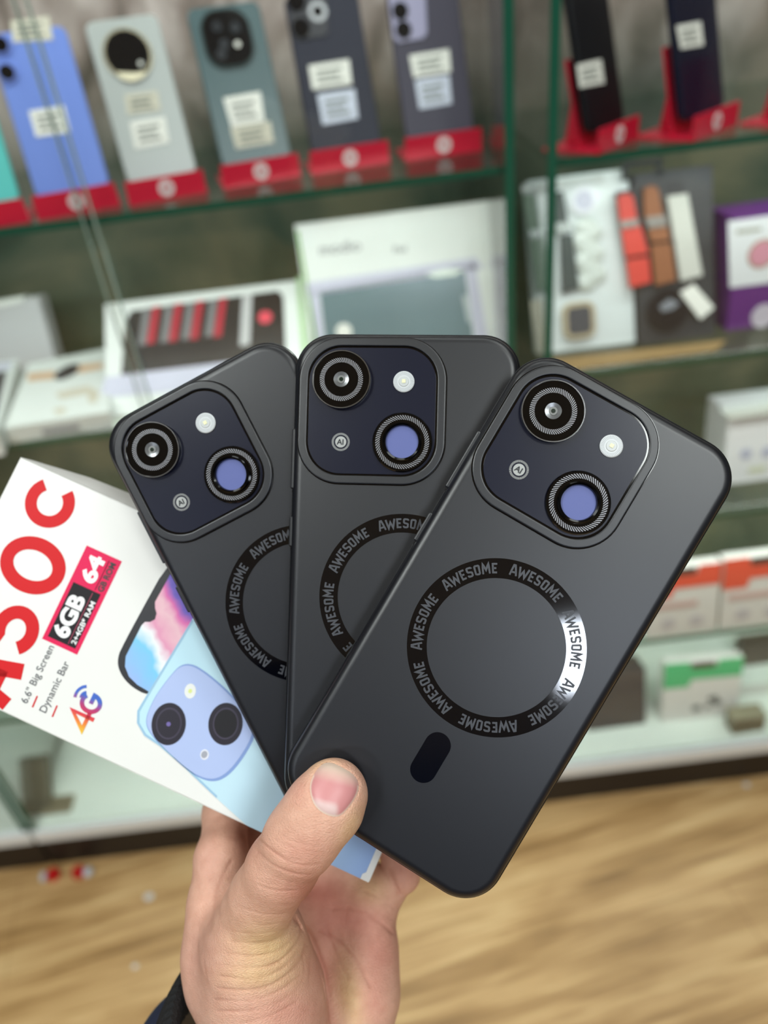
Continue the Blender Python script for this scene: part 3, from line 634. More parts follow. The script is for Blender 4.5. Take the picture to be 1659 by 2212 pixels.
def phone():
    t = bpy.data.objects.new('smartphone', None); col.objects.link(t); t.empty_display_size = .02
    R = .0125
    bm = BM(); rr_body(bm, PW, PH, R, [(.0022, -.0095), (.0006, -.0088), (0, -.0072), (0, -.0026), (.0003, -.0016), (.0010, -.0006), (.0020, -.0001), (.003, 0), (.0034, 0)], n=14)
    ob('case', bm, CASE, t, True)
    bm = BM()
    rr_body(bm, PW+.0002, PH+.0002, R, [(0, -.0036), (-.0003, -.0034), (-.0003, -.0029), (0, -.0027)], cap0=False, cap1=False, n=14); ob('case_seam', bm, CASE_RIM, t, True)
    for (y0, y1) in ((28.5, 49.5), (8.5, 19)):
        bm = BM(); box(bm, -PW/2-.0010, -PW/2+.001, y0/1000, y1/1000, -.0066, -.0022, .0005); b_ = ob('side_button', bm, CASE_RIM, t)
        bm = BM(); box(bm, -PW/2-.0004, -PW/2+.0004, y0/1000-.0012, y0/1000-.0002, -.0060, -.0028); ob('button_gap', bm, BLK, b_)
    cx, cy = -.0114, .0555
    bm = BM()
    rr_body(bm, .0502, .0500, .0145, [(0, -.0002), (0, .0008), (.00015, .0011), (.0004, .0012), (.0006, .0012), (.0024, .0012), (.0026, .0012), (.0028, .0011), (.0029, .0002)], cx, cy, False, False, 14)
    ob('camera_frame', bm, CASE, t, True)
    bm = BM(); rr_body(bm, .0508, .0506, .0148, [(0, .00002), (0, .00008)], cx, cy, n=14); ob('frame_groove', bm, BLK, t)
    bm = BM(); rr_body(bm, .0444, .0442, .0117, [(0, .0002), (0, .00045)], cx, cy, n=14); ob('panel_gap', bm, BLK, t)
    bm = BM(); rr_body(bm, .0434, .0432, .0113, [(0, .0004), (.0001, .0008)], cx, cy, n=14); pn = ob('camera_panel', bm, NAVY, t)
    def knurl(bm, c, r0, r1, z, n=66, sk=.15):
        for i in range(n):
            a = 2*PI*i/n; w_ = PI/n*.5
            q = [(r0, a-w_), (r0, a+w_), (r1, a+w_+sk), (r1, a-w_+sk)]
            va = [bm.verts.new((c[0]+r*math.cos(b), c[1]+r*math.sin(b), z)) for r, b in q]; bm.faces.new(va)
            vb = [bm.verts.new((c[0]+r*math.cos(b), c[1]+r*math.sin(b), z-.0003)) for r, b in q]
            for k in range(4): bm.faces.new((va[k], va[(k+1)%4], vb[(k+1)%4], vb[k]))
    # upper left lens
    c = (-.0218, .0658)
    bm = BM(); lathe(bm, [(.0100, .0007), (.0100, .0028), (.0099, .0030), (.00955, .0030), (.0095, .0024)], *c, n=64, cap0=True, cap1=False); L = ob('camera_lens', bm, CHR, t, True)
    bm = BM(); lathe(bm, [(.0095, .0010), (.0095, .0025), (.0026, .0025)], *c, n=64); ob('lens_glass', bm, BLK, L)
    bm = BM(); knurl(bm, c, .0058, .0074, .00265); ob('knurled_ring', bm, KN, L)
    bm = BM(); lathe(bm, [(.0027, .0024), (.0026, .0028), (.0013, .0026)], *c, n=32); ob('inner_lens', bm, LEN2, L)
    bm = BM(); lathe(bm, [(.0014, .0025), (.0013, .0028)], *c, n=24); ob('lens_iris', bm, mat('iris_grey', (120, 122, 120), .3), L)
    bm = BM(); lathe(bm, [(.0007, .0028), (.0007, .0029)], *c, n=16); ob('pinhole', bm, mat('pinhole_green', (10, 30, 16), .2), L)
    # lower right lens
    c = (-.0006, .0449)
    bm = BM(); lathe(bm, [(.0101, .0007), (.0101, .0016), (.0098, .0019), (.0064, .0019)], *c, n=64); L = ob('camera_lens', bm, BLK, t)
    bm = BM(); knurl(bm, c, .0076, .0091, .0022); ob('knurled_ring', bm, KN, L)
    bm = BM(); lathe(bm, [(.0066, .0017), (.0066, .0034), (.0062, .0037), (.0056, .0034), (.0054, .0022)], *c, n=64, cap0=False, cap1=False); ob('lens_collar', bm, mat('collar_black', (6, 6, 8), .12, .4), L, True)
    bm = BM(); lathe(bm, [(.0055, .0019), (.0055, .0023)], *c, n=48); ob('blue_disc', bm, BLUE, L)
    # flash
    c = (-.00065, .0655)
    bm = BM(); lathe(bm, [(.0036, .0006), (.0036, .0012), (.0033, .0014), (.0020, .0014)], *c, n=40); Fl = ob('flash', bm, FLW, t)
    bm = BM()
    for i in range(40):
        a = 2*PI*i/40
        q = [(.0022, a-.02), (.0022, a+.02), (.0033, a+.02), (.0033, a-.02)]
        bm.faces.new([bm.verts.new((c[0]+r*math.cos(b), c[1]+r*math.sin(b), .00145)) for r, b in q])
    ob('flash_rays', bm, mat('flash_ray_grey', (150, 154, 158), .4), Fl)
    bm = BM(); lathe(bm, [(.0018, .0014), (.0016, .0016)], *c, n=24); ob('flash_inner', bm, mat('flash_inner', (196, 200, 200), .3), Fl)
    bm = BM(); box(bm, c[0]-.0006, c[0]+.0006, c[1]-.0005, c[1]+.0007, .0016, .0018); ob('flash_led', bm, FLY, Fl)
    # AI badge
    c = (-.0216, .0447)
    bm = BM(); lathe(bm, [(.0019, .0008), (.0019, .0010)], *c, n=32); A_ = ob('ai_badge', bm, AIW, t)
    bm = BM()
    for i in range(56):
        a = 2*PI*i/56; q = [(.0024, a-.028), (.0024, a+.028), (.0031, a+.028), (.0031, a-.028)]
        bm.faces.new([bm.verts.new((c[0]+r*math.cos(b), c[1]+r*math.sin(b), .00095)) for r, b in q])
    ob('badge_ticks', bm, AIW, A_)
    text_ob('badge_lettering', 'AI', .0026, mat('badge_ink', (26, 28, 32), .5), A_, (c[0]-.0001, c[1]-.0009, .0011), -.03, .00006, align='CENTER')
    # magnetic ring
    c = (.0006, -.0073); n = 128
    bm = BM(); r0, r1 = .0218, .0281
    rows = [[bm.verts.new((c[0]+r*math.cos(2*PI*i/n), c[1]+r*math.sin(2*PI*i/n), z)) for i in range(n)] for r, z in ((r0, -.0001), (r0, .00012), (r1, .00012), (r1, -.0001))]
    for a, b in zip(rows, rows[1:]):
        for i in range(n): bm.faces.new((a[i], a[(i+1)%n], b[(i+1)%n], b[i]))
    Rg = ob('magnetic_ring', bm, RING, t)
    bm = BM()
    for k in range(7): ring_text(bm, 'AWESOME', .02330, .0033, math.radians(1 + k*360/7), c[0], c[1], .00013, .00006)
    ob('ring_lettering', bm, LETR, Rg)
    bm = BM(); rr_body(bm, .0083, .0172, .00414, [(0, -.0001), (0, .00012)], .0006, -.0478, n=10); ob('alignment_pill', bm, mat('pill_film', (5, 7, 16), .12, spec=.6), t)
    return t
def rotm(v):
    v = Vector(v); return Quaternion(v.normalized(), v.length).to_matrix().to_4x4()
POSES = [((-.0151, -.0919, -.5342), (.0385, -.0361, -.2425), 'dark grey phone at the front of the fan, whole ring showing, thumb on its corner'),
         ((-.0261, -.0889, -.0272), (.0056, -.0214, -.2596), 'dark grey phone standing upright in the middle of the fan'),
         ((.0132, -.0804, .4756), (-.03255, -.02635, -.2731), 'dark grey phone at the back left of the fan, leaning left')]
ph = phone(); phs = [ph, copy_tree(ph), copy_tree(ph)]
for o, (rv, tr, lb) in zip(phs, POSES):
    o.matrix_world = CAM @ (Matrix.Translation(tr) @ rotm(rv))
    tag(o, lb, 'phone', 'dark grey phones fanned in the hand')

# ------------------------------------------------------------------ white phone box
BS_ = 1.027
cb = Vector((-.07343648, -.05881758, -.284)) * BS_
eb = Vector((.40842757, .90826073, -.09082607)); fb = Vector((-.91279073, .40640062, -.04064006)); nb = Vector((0, .0995, .9950))
Mb = Matrix((eb, fb, nb)).transposed().to_4x4(); Mb.translation = cb
bx = empty('phone_box', CAM @ Mb, 'white phone box printed with red A50C lettering, held behind the left phone', 'box')
s_ = .001 * BS_
X0, X1, Y0, Y1 = -40.7*s_, 46.8*s_, -92.8*s_, 91.8*s_
bm = BM(); box(bm, X0, X1, Y0, Y1, -.020, 0, .0006)
ob('carton', bm, mat('carton_gloss_white', (229, 228, 224), .4), bx)
# loose wrap flap on the right long side
bm = BM()
fl = [[(X1-.0002, 92*s_, .0002), (X1+.0003, 92*s_, -.010), (X1-.001, 92*s_, -.020)], [(X1, 70*s_, .0003), (X1+.0035, 68*s_, -.010), (X1+.001, 68*s_, -.020)], [(X1, 45*s_, .0002), (X1+.0045, 45*s_, -.010), (X1+.001, 45*s_, -.020)], [(X1-.0004, 5*s_, .0001), (X1+.0004, 5*s_, -.010), (X1, 5*s_, -.02)]]
rows = [[bm.verts.new(p) for p in r] for r in fl]
for a, b in zip(rows, rows[1:]):
    for i in range(2): bm.faces.new((a[i], a[i+1], b[i+1], b[i]))
ob('side_flap', bm, mat('flap_white', (228, 227, 224), .5), bx, True)
def bp_(pts): return [(x*s_, y*s_) for x, y in pts]
ZL = [.00008]
def bpoly(name, pts, m, par=None, lvl=0, hh=.00005):
    z = .00006 + lvl*.00008
    return ob(name, prism(BM(), bp_(pts), z, z+hh), m, par or bx)
REDP = mat('print_a_red', (206, 16, 24), .5, spec=.25)
bm = BM()
quads(bm, stroke2(bp_(arc(35.6, 73.6, 7.2, 7.2, 42, 318+6, 40)), 4.5*s_), .00006, .00006)
quads(bm, stroke2(bp_(arc(12, 68.9, 8.0, 10.2, 0, 360, 48))[:-1], 5.0*s_, True), .00006, .00006)
five = [(-2.8, 78.6), (-15.0, 78.6), (-16.6, 69.6)] + arc(-12.2, 63.9, 6.8, 6.2, 118, -145, 26)
quads(bm, stroke2(bp_(five), 4.9*s_), .00006, .00006)
quads(bm, stroke2(bp_([(-24.7, 54.6), (-31.2, 80.5)]), 5.9*s_), .00006, .00006)
quads(bm, stroke2(bp_([(-31.2, 80.5), (-37.6, 54.6)]), 5.0*s_), .00006, .00006)
quads(bm, stroke2(bp_([(-27, 61.8), (-36, 61.8)]), 4.6*s_), .00006, .00006)
ob('red_lettering', bm, REDP, bx)
bg = bpoly('memory_badge', [(-10.9, 39.1), (26.9, 39.1), (26.9, 53.8), (-10.9, 53.6)], mat('badge_magenta', (222, 26, 84), .5, spec=.25))
bpoly('black_field', [(-9.2, 40.7), (12.6, 40.9), (12.6, 52.2), (-9.2, 52.0)], mat('badge_black', (22, 20, 24), .5, spec=.25), bg, 1)
bpoly('rule', [(-8.6, 43.75), (11.9, 43.75), (11.9, 43.9), (-8.6, 43.9)], mat('rule_pink', (200, 60, 100), .4), bg, 2)
bpoly('rule', [(13.2, 43.45), (25.2, 43.45), (25.2, 43.65), (13.2, 43.65)], mat('badge_black', (22, 20, 24), .5, spec=.25), bg, 2)
WP = mat('print_white', (240, 240, 240), .35); BP = mat('print_ink', (30, 26, 30), .4); GP = mat('print_slate', (84, 84, 88), .4)
def bt(s, x, y, size, m, bold=0, width=None, par=None, name='lettering', z=.0002):
    return text_ob(name, s, size*s_, m, par or bx, (x*s_, y*s_, z), 0, bold*s_, width=width*s_ if width else None)
bt('6GB', -7.6, 45.2, 8.4, WP, .38, 16.6, bg); bt('64', 14.6, 45.0, 8.0, WP, .34, 10.4, bg)
bt('2+4GB* RAM', -8.0, 41.2, 2.7, WP, .06, 17.0, bg); bt('GB ROM', 13.4, 40.6, 3.2, BP, .12, 11.6, bg)
bt('6.6" Big Screen', -34.6, 48.0, 3.9, GP, 0, 22.6); bt('Dynamic Bar', -34.9, 40.2, 4.0, GP, 0, 19.8)
bpoly('red_underline', [(-34.7, 45.3), (-30.3, 45.5), (-30.3, 46.1), (-34.7, 45.9)], REDP); bpoly('red_underline', [(-34.8, 37.1), (-30.4, 37.3), (-30.4, 37.9), (-34.8, 37.7)], REDP)
G4 = grad_mat('rainbow_print', [(0, (232, 190, 40)), (.25, (230, 120, 40)), (.45, (214, 30, 60)), (.68, (170, 40, 110)), (.9, (52, 96, 190))], 0, -35.5*s_, -21.5*s_)
bm = BM()
quads(bm, stroke2(bp_([(-29.6, 22.9), (-29.6, 31.6), (-34.6, 25.4), (-27.9, 25.4)]), 1.5*s_), .00006, .0001)
quads(bm, stroke2(bp_(arc(-24.6, 26.6, 3.0, 3.4, 50, 360, 24) + [(-24.8, 26.6)]), 1.6*s_), .00006, .0001)
for r in (2.0, 4.2): quads(bm, stroke2(bp_(arc(-23.6, 29.0, r, r, 25, 110, 10)), 1.1*s_), .00006, .0001)
ob('network_logo', bm, G4, bx)
# printed phones
sc1 = bpoly('printed_phone', smooth_loop([(-13.6, 9.2), (-13.2, 15), (-11.8, 19.2), (-9.5, 22.6), (-6.6, 24.6), (-2, 25.4), (44, 22.5), (44, 4), (-10, 4)], 2), mat('phone_print_black', (34, 34, 40), .35))
def wall_mat():
    m = bpy.data.materials.new('wallpaper_print'); m.use_nodes = True; nt = m.node_tree; b = nt.nodes['Principled BSDF']
    tc = nt.nodes.new('ShaderNodeTexCoord'); mp = nt.nodes.new('ShaderNodeMapping'); mp.inputs['Rotation'].default_value = (0, 0, .62)
    mp.inputs['Scale'].default_value = (1/s_, 1/s_, 1)
    nt.links.new(tc.outputs['Object'], mp.inputs[0])
    n = nt.nodes.new('ShaderNodeTexNoise'); n.inputs['Scale'].default_value = .12; nt.links.new(mp.outputs[0], n.inputs[0])
    sp = nt.nodes.new('ShaderNodeSeparateXYZ'); nt.links.new(mp.outputs[0], sp.inputs[0])
    a = nt.nodes.new('ShaderNodeMath'); a.operation = 'MULTIPLY_ADD'; a.inputs[1].default_value = 9; nt.links.new(n.outputs[0], a.inputs[0]); nt.links.new(sp.outputs[0], a.inputs[2])
    mr = nt.nodes.new('ShaderNodeMapRange'); mr.inputs[1].default_value = -14; mr.inputs[2].default_value = 30; nt.links.new(a.outputs[0], mr.inputs[0])
    r = ramp(nt, [(0, (150, 180, 232)), (.22, (120, 196, 232)), (.30, (232, 236, 238)), (.38, (222, 150, 180)), (.52, (236, 190, 200)), (.60, (224, 110, 176)), (.68, (120, 100, 200)), (.8, (70, 70, 180)), (1, (130, 130, 220))])
    nt.links.new(mr.outputs[0], r.inputs[0]); nt.links.new(r.outputs[0], b.inputs['Base Color']); b.inputs['Roughness'].default_value = .35
    return m
bpoly('printed_screen', [(-12.2, 8.0), (-11.6, 14), (-10.2, 18), (-7.5, 21), (-4, 22.4), (8.5, 22.0), (10.2, 21.4), (11.0, 19.6), (12.6, 18.4), (14.8, 18.8), (16.4, 20.2), (18.4, 21.2), (44, 19.5), (44, 2), (-8, 3)], wall_mat(), sc1, 1)
b2 = bpoly('printed_phone', [(46, 2.8), (18, 5.8), (-12, 9.0), (-20, 9.8), (-24, 8.0), (-27, 3.5), (-28, -3), (-31.0, -14), (-36.2, -30), (-40.4, -44), (-40.4, -92.4), (46, -92.4)], grad_mat('back_print_blue', [(0, (138, 168, 220)), (.3, (176, 204, 226)), (.6, (190, 220, 232)), (1, (186, 222, 236))], 1, -92*s_, 10*s_), lvl=3)
bpoly('print_edge_line', [(18, 5.8), (-12, 9.0), (-20, 9.8), (-24, 8.0), (-27, 3.5), (-28, -3), (-31, -14), (-36.2, -30), (-35.4, -30), (-30.2, -14), (-27.2, -3), (-26.2, 3.2), (-23.6, 7.2), (-20, 8.9), (-12, 8.2), (18, 5.0)], mat('edge_print', (150, 188, 214), .4), b2, 4)
q1 = smooth_loop([(-19.6, 6.6), (-12, 6.6), (-3, 4.6), (1.5, 3.0), (3.6, -.5), (3.2, -6), (.6, -16), (-3, -25), (-6, -31), (-11, -33.4), (-22, -32), (-28.5, -29.5), (-31.6, -26), (-32.4, -21), (-31.6, -15), (-28.5, -5), (-25.5, 2.5), (-23, 5.4)], 2)
bpoly('print_shadow', [(x*1.0, y-.5) for x, y in q1], mat('edge_print2', (128, 154, 206), .4), b2, 4)
ccx, ccy = -15, -13
bpoly('printed_bump', [(ccx+(x-ccx)*.965, ccy+(y-ccy)*.965) for x, y in q1], mat('bump_print', (172, 188, 228), .4), b2, 5)
def bell(name, cx, cy, rx, ry, m, par, lvl, rot=0):
    pts = []
    for i in range(36):
        a = 2*PI*i/36; x, y = rx*math.cos(a), ry*math.sin(a); pts.append((cx+x*math.cos(rot)-y*math.sin(rot), cy+x*math.sin(rot)+y*math.cos(rot)))
    return bpoly(name, pts, m, par, lvl)
D1 = mat('lens_print_dark', (34, 30, 42), .35); D2 = mat('lens_print_mid', (64, 58, 76), .35); D3 = mat('lens_print_deep', (16, 14, 20), .35)
for (cx, cy, dk) in ((-19.5, -2.8, D1), (-11.0, -21.8, D3)):
    l_ = bell('printed_lens', cx, cy, 7.6, 6.3, D1, b2, 6, .35); bell('lens_print_ring', cx+.2, cy, 5.7, 4.7, D2, l_, 7, .35); bell('lens_print_core', cx+.2, cy, 5.1, 4.2, dk, l_, 8, .35)
    if dk is D1: bell('lens_print_glint', cx, cy, .8, .8, mat('violet_print', (110, 96, 160), .4), l_, 9)
l_ = bell('printed_flash', -5.6, -4.9, 2.7, 2.1, mat('flash_print', (226, 228, 224), .4), b2, 6, .35); bell('flash_print_led', -5.6, -4.9, .8, .7, mat('led_print', (214, 224, 140), .4), l_, 7)
l_ = bell('printed_microphone', -24.0, -19.5, 1.9, 1.6, mat('mic_print', (220, 222, 232), .4), b2, 6, .35); bell('mic_print_core', -24.0, -19.4, 1.3, 1.1, mat('mic_core', (160, 162, 172), .4), l_, 7)
bpoly('white_border', [(-40.4, -92.4), (46, -92.4), (46, -90.2), (-37.5, -90.2), (-38.6, -89.2), (-40.4, -89.2)], mat('carton_gloss_white', (229, 228, 224), .4), None, 5)

# ------------------------------------------------------------------ the hand: one continuous surface grown from blended, tapering chains
def sdf_hand():
    vox = .00048
    lo = np.array([cc(395, 1500, .33).x-.01, -.2, -.345]); hi = np.array([cc(930, 1900, .32).x+.014, -.058, -.222])
    lo[1] = -.215; hi[1] = -.062
    n = np.ceil((hi-lo)/vox).astype(int)
    ax = [lo[i]+vox*np.arange(n[i]) for i in range(3)]
    D = np.full(n, .05, dtype=np.float32)
    def chain(pts, k, zs=1.0, k_in=.003):
        pts = [(cc(a, b, d), r/1000) for a, b, d, r in pts]
        if len(pts) == 1: pts = pts*2
        for (a, ra), (b, rb) in zip(pts, pts[1:]):
            a = np.array(a); b = np.array(b); pad = max(ra, rb) + .016
            l_ = np.minimum(a, b)-pad; h_ = np.maximum(a, b)+pad
            i0 = np.clip(((l_-lo)/vox).astype(int), 0, n-1); i1 = np.clip(((h_-lo)/vox).astype(int)+1, 1, n)
            if (i1 <= i0).any(): continue
            X, Y, Z = np.meshgrid(ax[0][i0[0]:i1[0]]-a[0], ax[1][i0[1]:i1[1]]-a[1], (ax[2][i0[2]:i1[2]]-a[2])/zs, indexing='ij', sparse=True)
            ba = (b-a)/np.array([1, 1, zs]); L2 = max((ba**2).sum(), 1e-12)
            t = np.clip((X*ba[0]+Y*ba[1]+Z*ba[2])/L2, 0, 1)
            d = np.sqrt((X-t*ba[0])**2+(Y-t*ba[1])**2+(Z-t*ba[2])**2) - (ra+(rb-ra)*t)
            d = (d*min(1, (1+zs)/2)).astype(np.float32)
            S = D[i0[0]:i1[0], i0[1]:i1[1], i0[2]:i1[2]]
            h = np.clip(.5+.5*(S-d)/k, 0, 1)
            S[:] = S*(1-h)+d*h - k*h*(1-h)
    # palm and wrist
    chain([(560, 1885, .322, 9.5), (575, 2000, .310, 12), (580, 2150, .300, 15), (560, 2330, .292, 22)], .008)
    chain([(690, 1905, .324, 9.5), (700, 2020, .314, 11), (700, 2150, .306, 13), (660, 2330, .296, 20)], .008)
    chain([(800, 1965, .313, 9.8), (792, 2060, .307, 11), (785, 2150, .300, 12.5), (752, 2240, .296, 14), (700, 2330, .292, 17)], .008)
    chain([(476, 1860, .296, 9.6), (474, 1960, .289, 10.4), (472, 2060, .285, 11.8), (486, 2125, .284, 12.4), (532, 2210, .287, 12.5), (600, 2330, .292, 18)], .008)
    chain([(790, 1960, .315, 9.5), (780, 1900, .322, 9)], .006)
    chain([(745, 1990, .318, 10), (750, 1900, .325, 9.5), (760, 1800, .328, 9)], .008)
    chain([(520, 1960, .305, 11), (520, 1850, .318, 9)], .008)
    # thenar
    chain([(556, 1965, .264, 12.5), (552, 2050, .272, 17.0), (572, 2150, .277, 20.0), (590, 2330, .282, 22)], .008)
    # thumb
    chain([(724, 1704, .2372, 9.0), (709, 1730, .2366, 10.3), (682, 1768, .2368, 10.5), (650, 1812, .2392, 10.8), (610, 1872, .2455, 10.6), (570, 1935, .256, 11.8)], .0045, .86)
    chain([(735, 1722, .2380, 7.4), (724, 1750, .2380, 8.0)], .003, .8)
    # index
    chain([(480, 1850, .298, 9.4), (489, 1755, .3175, 8.8), (520, 1640, .322, 8.4), (560, 1560, .322, 7.6)], .005)
    # middle, ring
    chain([(545, 1850, .320, 9.4), (570, 1790, .3265, 9), (640, 1700, .3275, 8.6), (690, 1560, .3270, 7.6)], .004)
    chain([(708, 1885, .327, 9), (765, 1740, .3285, 8.4), (812, 1620, .3270, 7.4)], .004)
    # little finger: base yellowish, then the bent middle joint
    chain([(808, 1950, .3145, 9.4), (838, 1915, .3150, 8.4)], .004)
    chain([(868, 1890, .3140, 7.6), (850, 1800, .319, 7.4), (838, 1720, .321, 6.8)], .0012)
    return D, lo, vox
def surface_nets(D, lo, vox):
    S = D < 0; n = D.shape
    c = np.zeros((n[0]-1, n[1]-1, n[2]-1), dtype=np.int8)
    for dx in (0, 1):
        for dy in (0, 1):
            for dz in (0, 1): c += S[dx:n[0]-1+dx, dy:n[1]-1+dy, dz:n[2]-1+dz]
    act = (c > 0) & (c < 8); I = np.argwhere(act); idx = -np.ones(act.shape, dtype=np.int64); idx[act] = np.arange(len(I))
    acc = np.zeros((len(I), 3)); cnt = np.zeros(len(I))
    cor = [(a, b, d) for a in (0, 1) for b in (0, 1) for d in (0, 1)]
    for i, p in enumerate(cor):
        for q in cor[i+1:]:
            if sum(abs(np.array(p)-np.array(q))) != 1: continue
            A = D[I[:, 0]+p[0], I[:, 1]+p[1], I[:, 2]+p[2]]; B = D[I[:, 0]+q[0], I[:, 1]+q[1], I[:, 2]+q[2]]
            m = (A < 0) != (B < 0); t = np.where(m, A/(A-B+1e-12), 0)
            pos = np.array(p)+(np.array(q)-np.array(p))*t[:, None]
            acc += np.where(m[:, None], pos, 0); cnt += m
    V = lo + vox*(I+acc/cnt[:, None])
    F = []
    for a in range(3):
        b_, c_ = (a+1) % 3, (a+2) % 3
        sl0 = [slice(None)]*3; sl1 = [slice(None)]*3; sl0[a] = slice(0, n[a]-1); sl1[a] = slice(1, n[a])
        E_ = S[tuple(sl0)] != S[tuple(sl1)]; e = np.argwhere(E_)
        e = e[(e[:, b_] > 0) & (e[:, c_] > 0) & (e[:, b_] < n[b_]-1) & (e[:, c_] < n[c_]-1)]
        def g(db, dc):
            q = e.copy(); q[:, b_] += db; q[:, c_] += dc; return idx[q[:, 0], q[:, 1], q[:, 2]]
        quad = np.stack([g(-1, -1), g(0, -1), g(0, 0), g(-1, 0)], 1)
        ins = S[e[:, 0], e[:, 1], e[:, 2]]
        quad[~ins] = quad[~ins][:, ::-1]
        F.append(quad)
    return V, np.concatenate(F)
D_, lo_, vx_ = sdf_hand()
V, Fq = surface_nets(D_, lo_, vx_)
# smooth once
E1 = np.concatenate([Fq[:, [0, 1]], Fq[:, [1, 2]], Fq[:, [2, 3]], Fq[:, [3, 0]]])
def lap(V):
    s = np.zeros_like(V); c = np.zeros(len(V))
    for k in range(3): s[:, k] = np.bincount(E1[:, 0], V[E1[:, 1], k], len(V)) + np.bincount(E1[:, 1], V[E1[:, 0], k], len(V))
    c = np.bincount(E1[:, 0], minlength=len(V)) + np.bincount(E1[:, 1], minlength=len(V)); return s/c[:, None]
for _ in range(8): V = V + .5*(lap(V)-V)
def vnorm(V):
    nf = np.cross(V[Fq[:, 2]]-V[Fq[:, 0]], V[Fq[:, 3]]-V[Fq[:, 1]]); N = np.zeros_like(V)
    for j in range(4):
        for k in range(3): N[:, k] += np.bincount(Fq[:, j], nf[:, k], len(V))
    return N/(np.linalg.norm(N, axis=1)[:, None]+1e-12)
N = vnorm(V)
if (N[:, 2]*(V[:, 2]-V[:, 2].mean())).sum() < 0: Fq = Fq[:, ::-1]; N = -N
PXv = CX+FPX*V[:, 0]/-V[:, 2]; PYv = CY-FPX*V[:, 1]/-V[:, 2]
front = N[:, 2] > .05
def dist_poly(pts):
    best = np.full(len(V), 1e9)
    for (ax_, ay), (bx_, by) in zip(pts, pts[1:]):
        dx, dy = bx_-ax_, by-ay; t = np.clip(((PXv-ax_)*dx+(PYv-ay)*dy)/(dx*dx+dy*dy), 0, 1)
        best = np.minimum(best, np.hypot(PXv-ax_-t*dx, PYv-ay-t*dy))
    return best
NAIL = [(668, 1706), (673, 1680), (692, 1652), (712, 1645), (741, 1658), (767, 1675), (777, 1697), (768, 1725), (743, 1757), (727, 1766), (700, 1759), (678, 1740)]
CREASE = [([(578, 1812), (590, 1835), (612, 1852), (650, 1860)], 2.2, .2), ([(600, 1800), (640, 1822), (690, 1830)], 2.2, .14), ([(548, 1862), (585, 1895), (640, 1908)], 2.2, .16), ([(535, 1890), (580, 1912), (640, 1915)], 2.0, .13), ([(520, 1960), (570, 1978), (630, 1972)], 2.2, .14), ([(505, 1990), (560, 2002), (628, 1990)], 2.2, .14), ([(500, 2012), (560, 2020), (625, 2006)], 2.4, .2), ([(660, 2010), (672, 2060), (668, 2120)], 2.4, .16), ([(655, 2060), (660, 2110), (630, 2160)], 2.2, .16), ([(430, 2000), (425, 2060), (440, 2110)], 2.2, .15), ([(445, 2020), (438, 2080), (450, 2130)], 2.2, .12), ([(750, 1960), (745, 2000), (760, 2050)], 2.4, .15), ([(800, 1960), (820, 1972), (846, 1985)], 2.2, .15),  # skin folds: pixel path, half width px, depth mm
 ([(560, 1815), (600, 1850), (640, 1870), (690, 1868)], 3.2, .35), ([(556, 1840), (590, 1872), (640, 1890), (672, 1890)], 3.2, .3), ([(575, 1800), (605, 1822), (635, 1832)], 3, .25),
 ([(540, 1905), (590, 1925), (640, 1925)], 3, .22), ([(528, 1935), (580, 1955), (632, 1955)], 3, .18),
 ([(500, 2035), (560, 2040), (615, 2025), (640, 1995)], 3.4, .30), ([(490, 2060), (560, 2068), (615, 2050), (644, 2010)], 3.4, .35), ([(482, 2085), (560, 2094), (610, 2078), (648, 2030), (652, 2002)], 3.6, .45),
 ([(478, 2110), (550, 2118), (605, 2100), (650, 2052)], 3.4, .4), ([(470, 2135), (540, 2142), (600, 2125), (650, 2080), (662, 2040)], 3.6, .38), ([(465, 2160), (535, 2165), (595, 2148), (650, 2108)], 3.2, .3), ([(470, 2185), (540, 2186), (600, 2170), (640, 2140)], 3.2, .25), ([(520, 2212), (590, 2195), (640, 2165)], 3.2, .22),
 ([(640, 1985), (665, 2010), (688, 2060), (705, 2120), (718, 2212)], 6, .7),
 ([(720, 1962), (770, 1966), (820, 1990), (848, 2015)], 4.5, .4), ([(690, 2010), (730, 2030), (780, 2090), (800, 2130)], 4.5, .45), ([(705, 2000), (722, 2060), (750, 2110)], 4, .3),
 ([(790, 1925), (830, 1945), (850, 1962)], 3.5, .5), ([(840, 1880), (862, 1932)], 4, .4),
 ([(500, 1860), (478, 1900), (462, 1950), (452, 2010)], 5, .35),
 (NAIL+[NAIL[0]], 3.2, .45)]
disp = np.zeros(len(V))
def soften(P, it=2):
    for _ in range(it):
        Q = [P[0]]
        for a, b in zip(P, P[1:]): Q += [(a[0]*.75+b[0]*.25, a[1]*.75+b[1]*.25), (a[0]*.25+b[0]*.75, a[1]*.25+b[1]*.75)]
        P = Q+[P[-1]]
    return P
CREASE = [(soften(p), w_, d_) for p, w_, d_ in CREASE]
for ci, (pts, wd, dp) in enumerate(CREASE):
    env = .55+.45*np.sin(PXv*.035+ci*1.7)*np.sin(PYv*.05+ci)
    if pts[0] == pts[-1] or wd > 4: env = .75
    disp += np.where(front, env*dp*.00125*np.exp(-(dist_poly(pts)/wd)**2), 0)
V = V - N*disp[:, None]
N2 = vnorm(V)
if (N2*N).sum() < 0: N2 = -N2
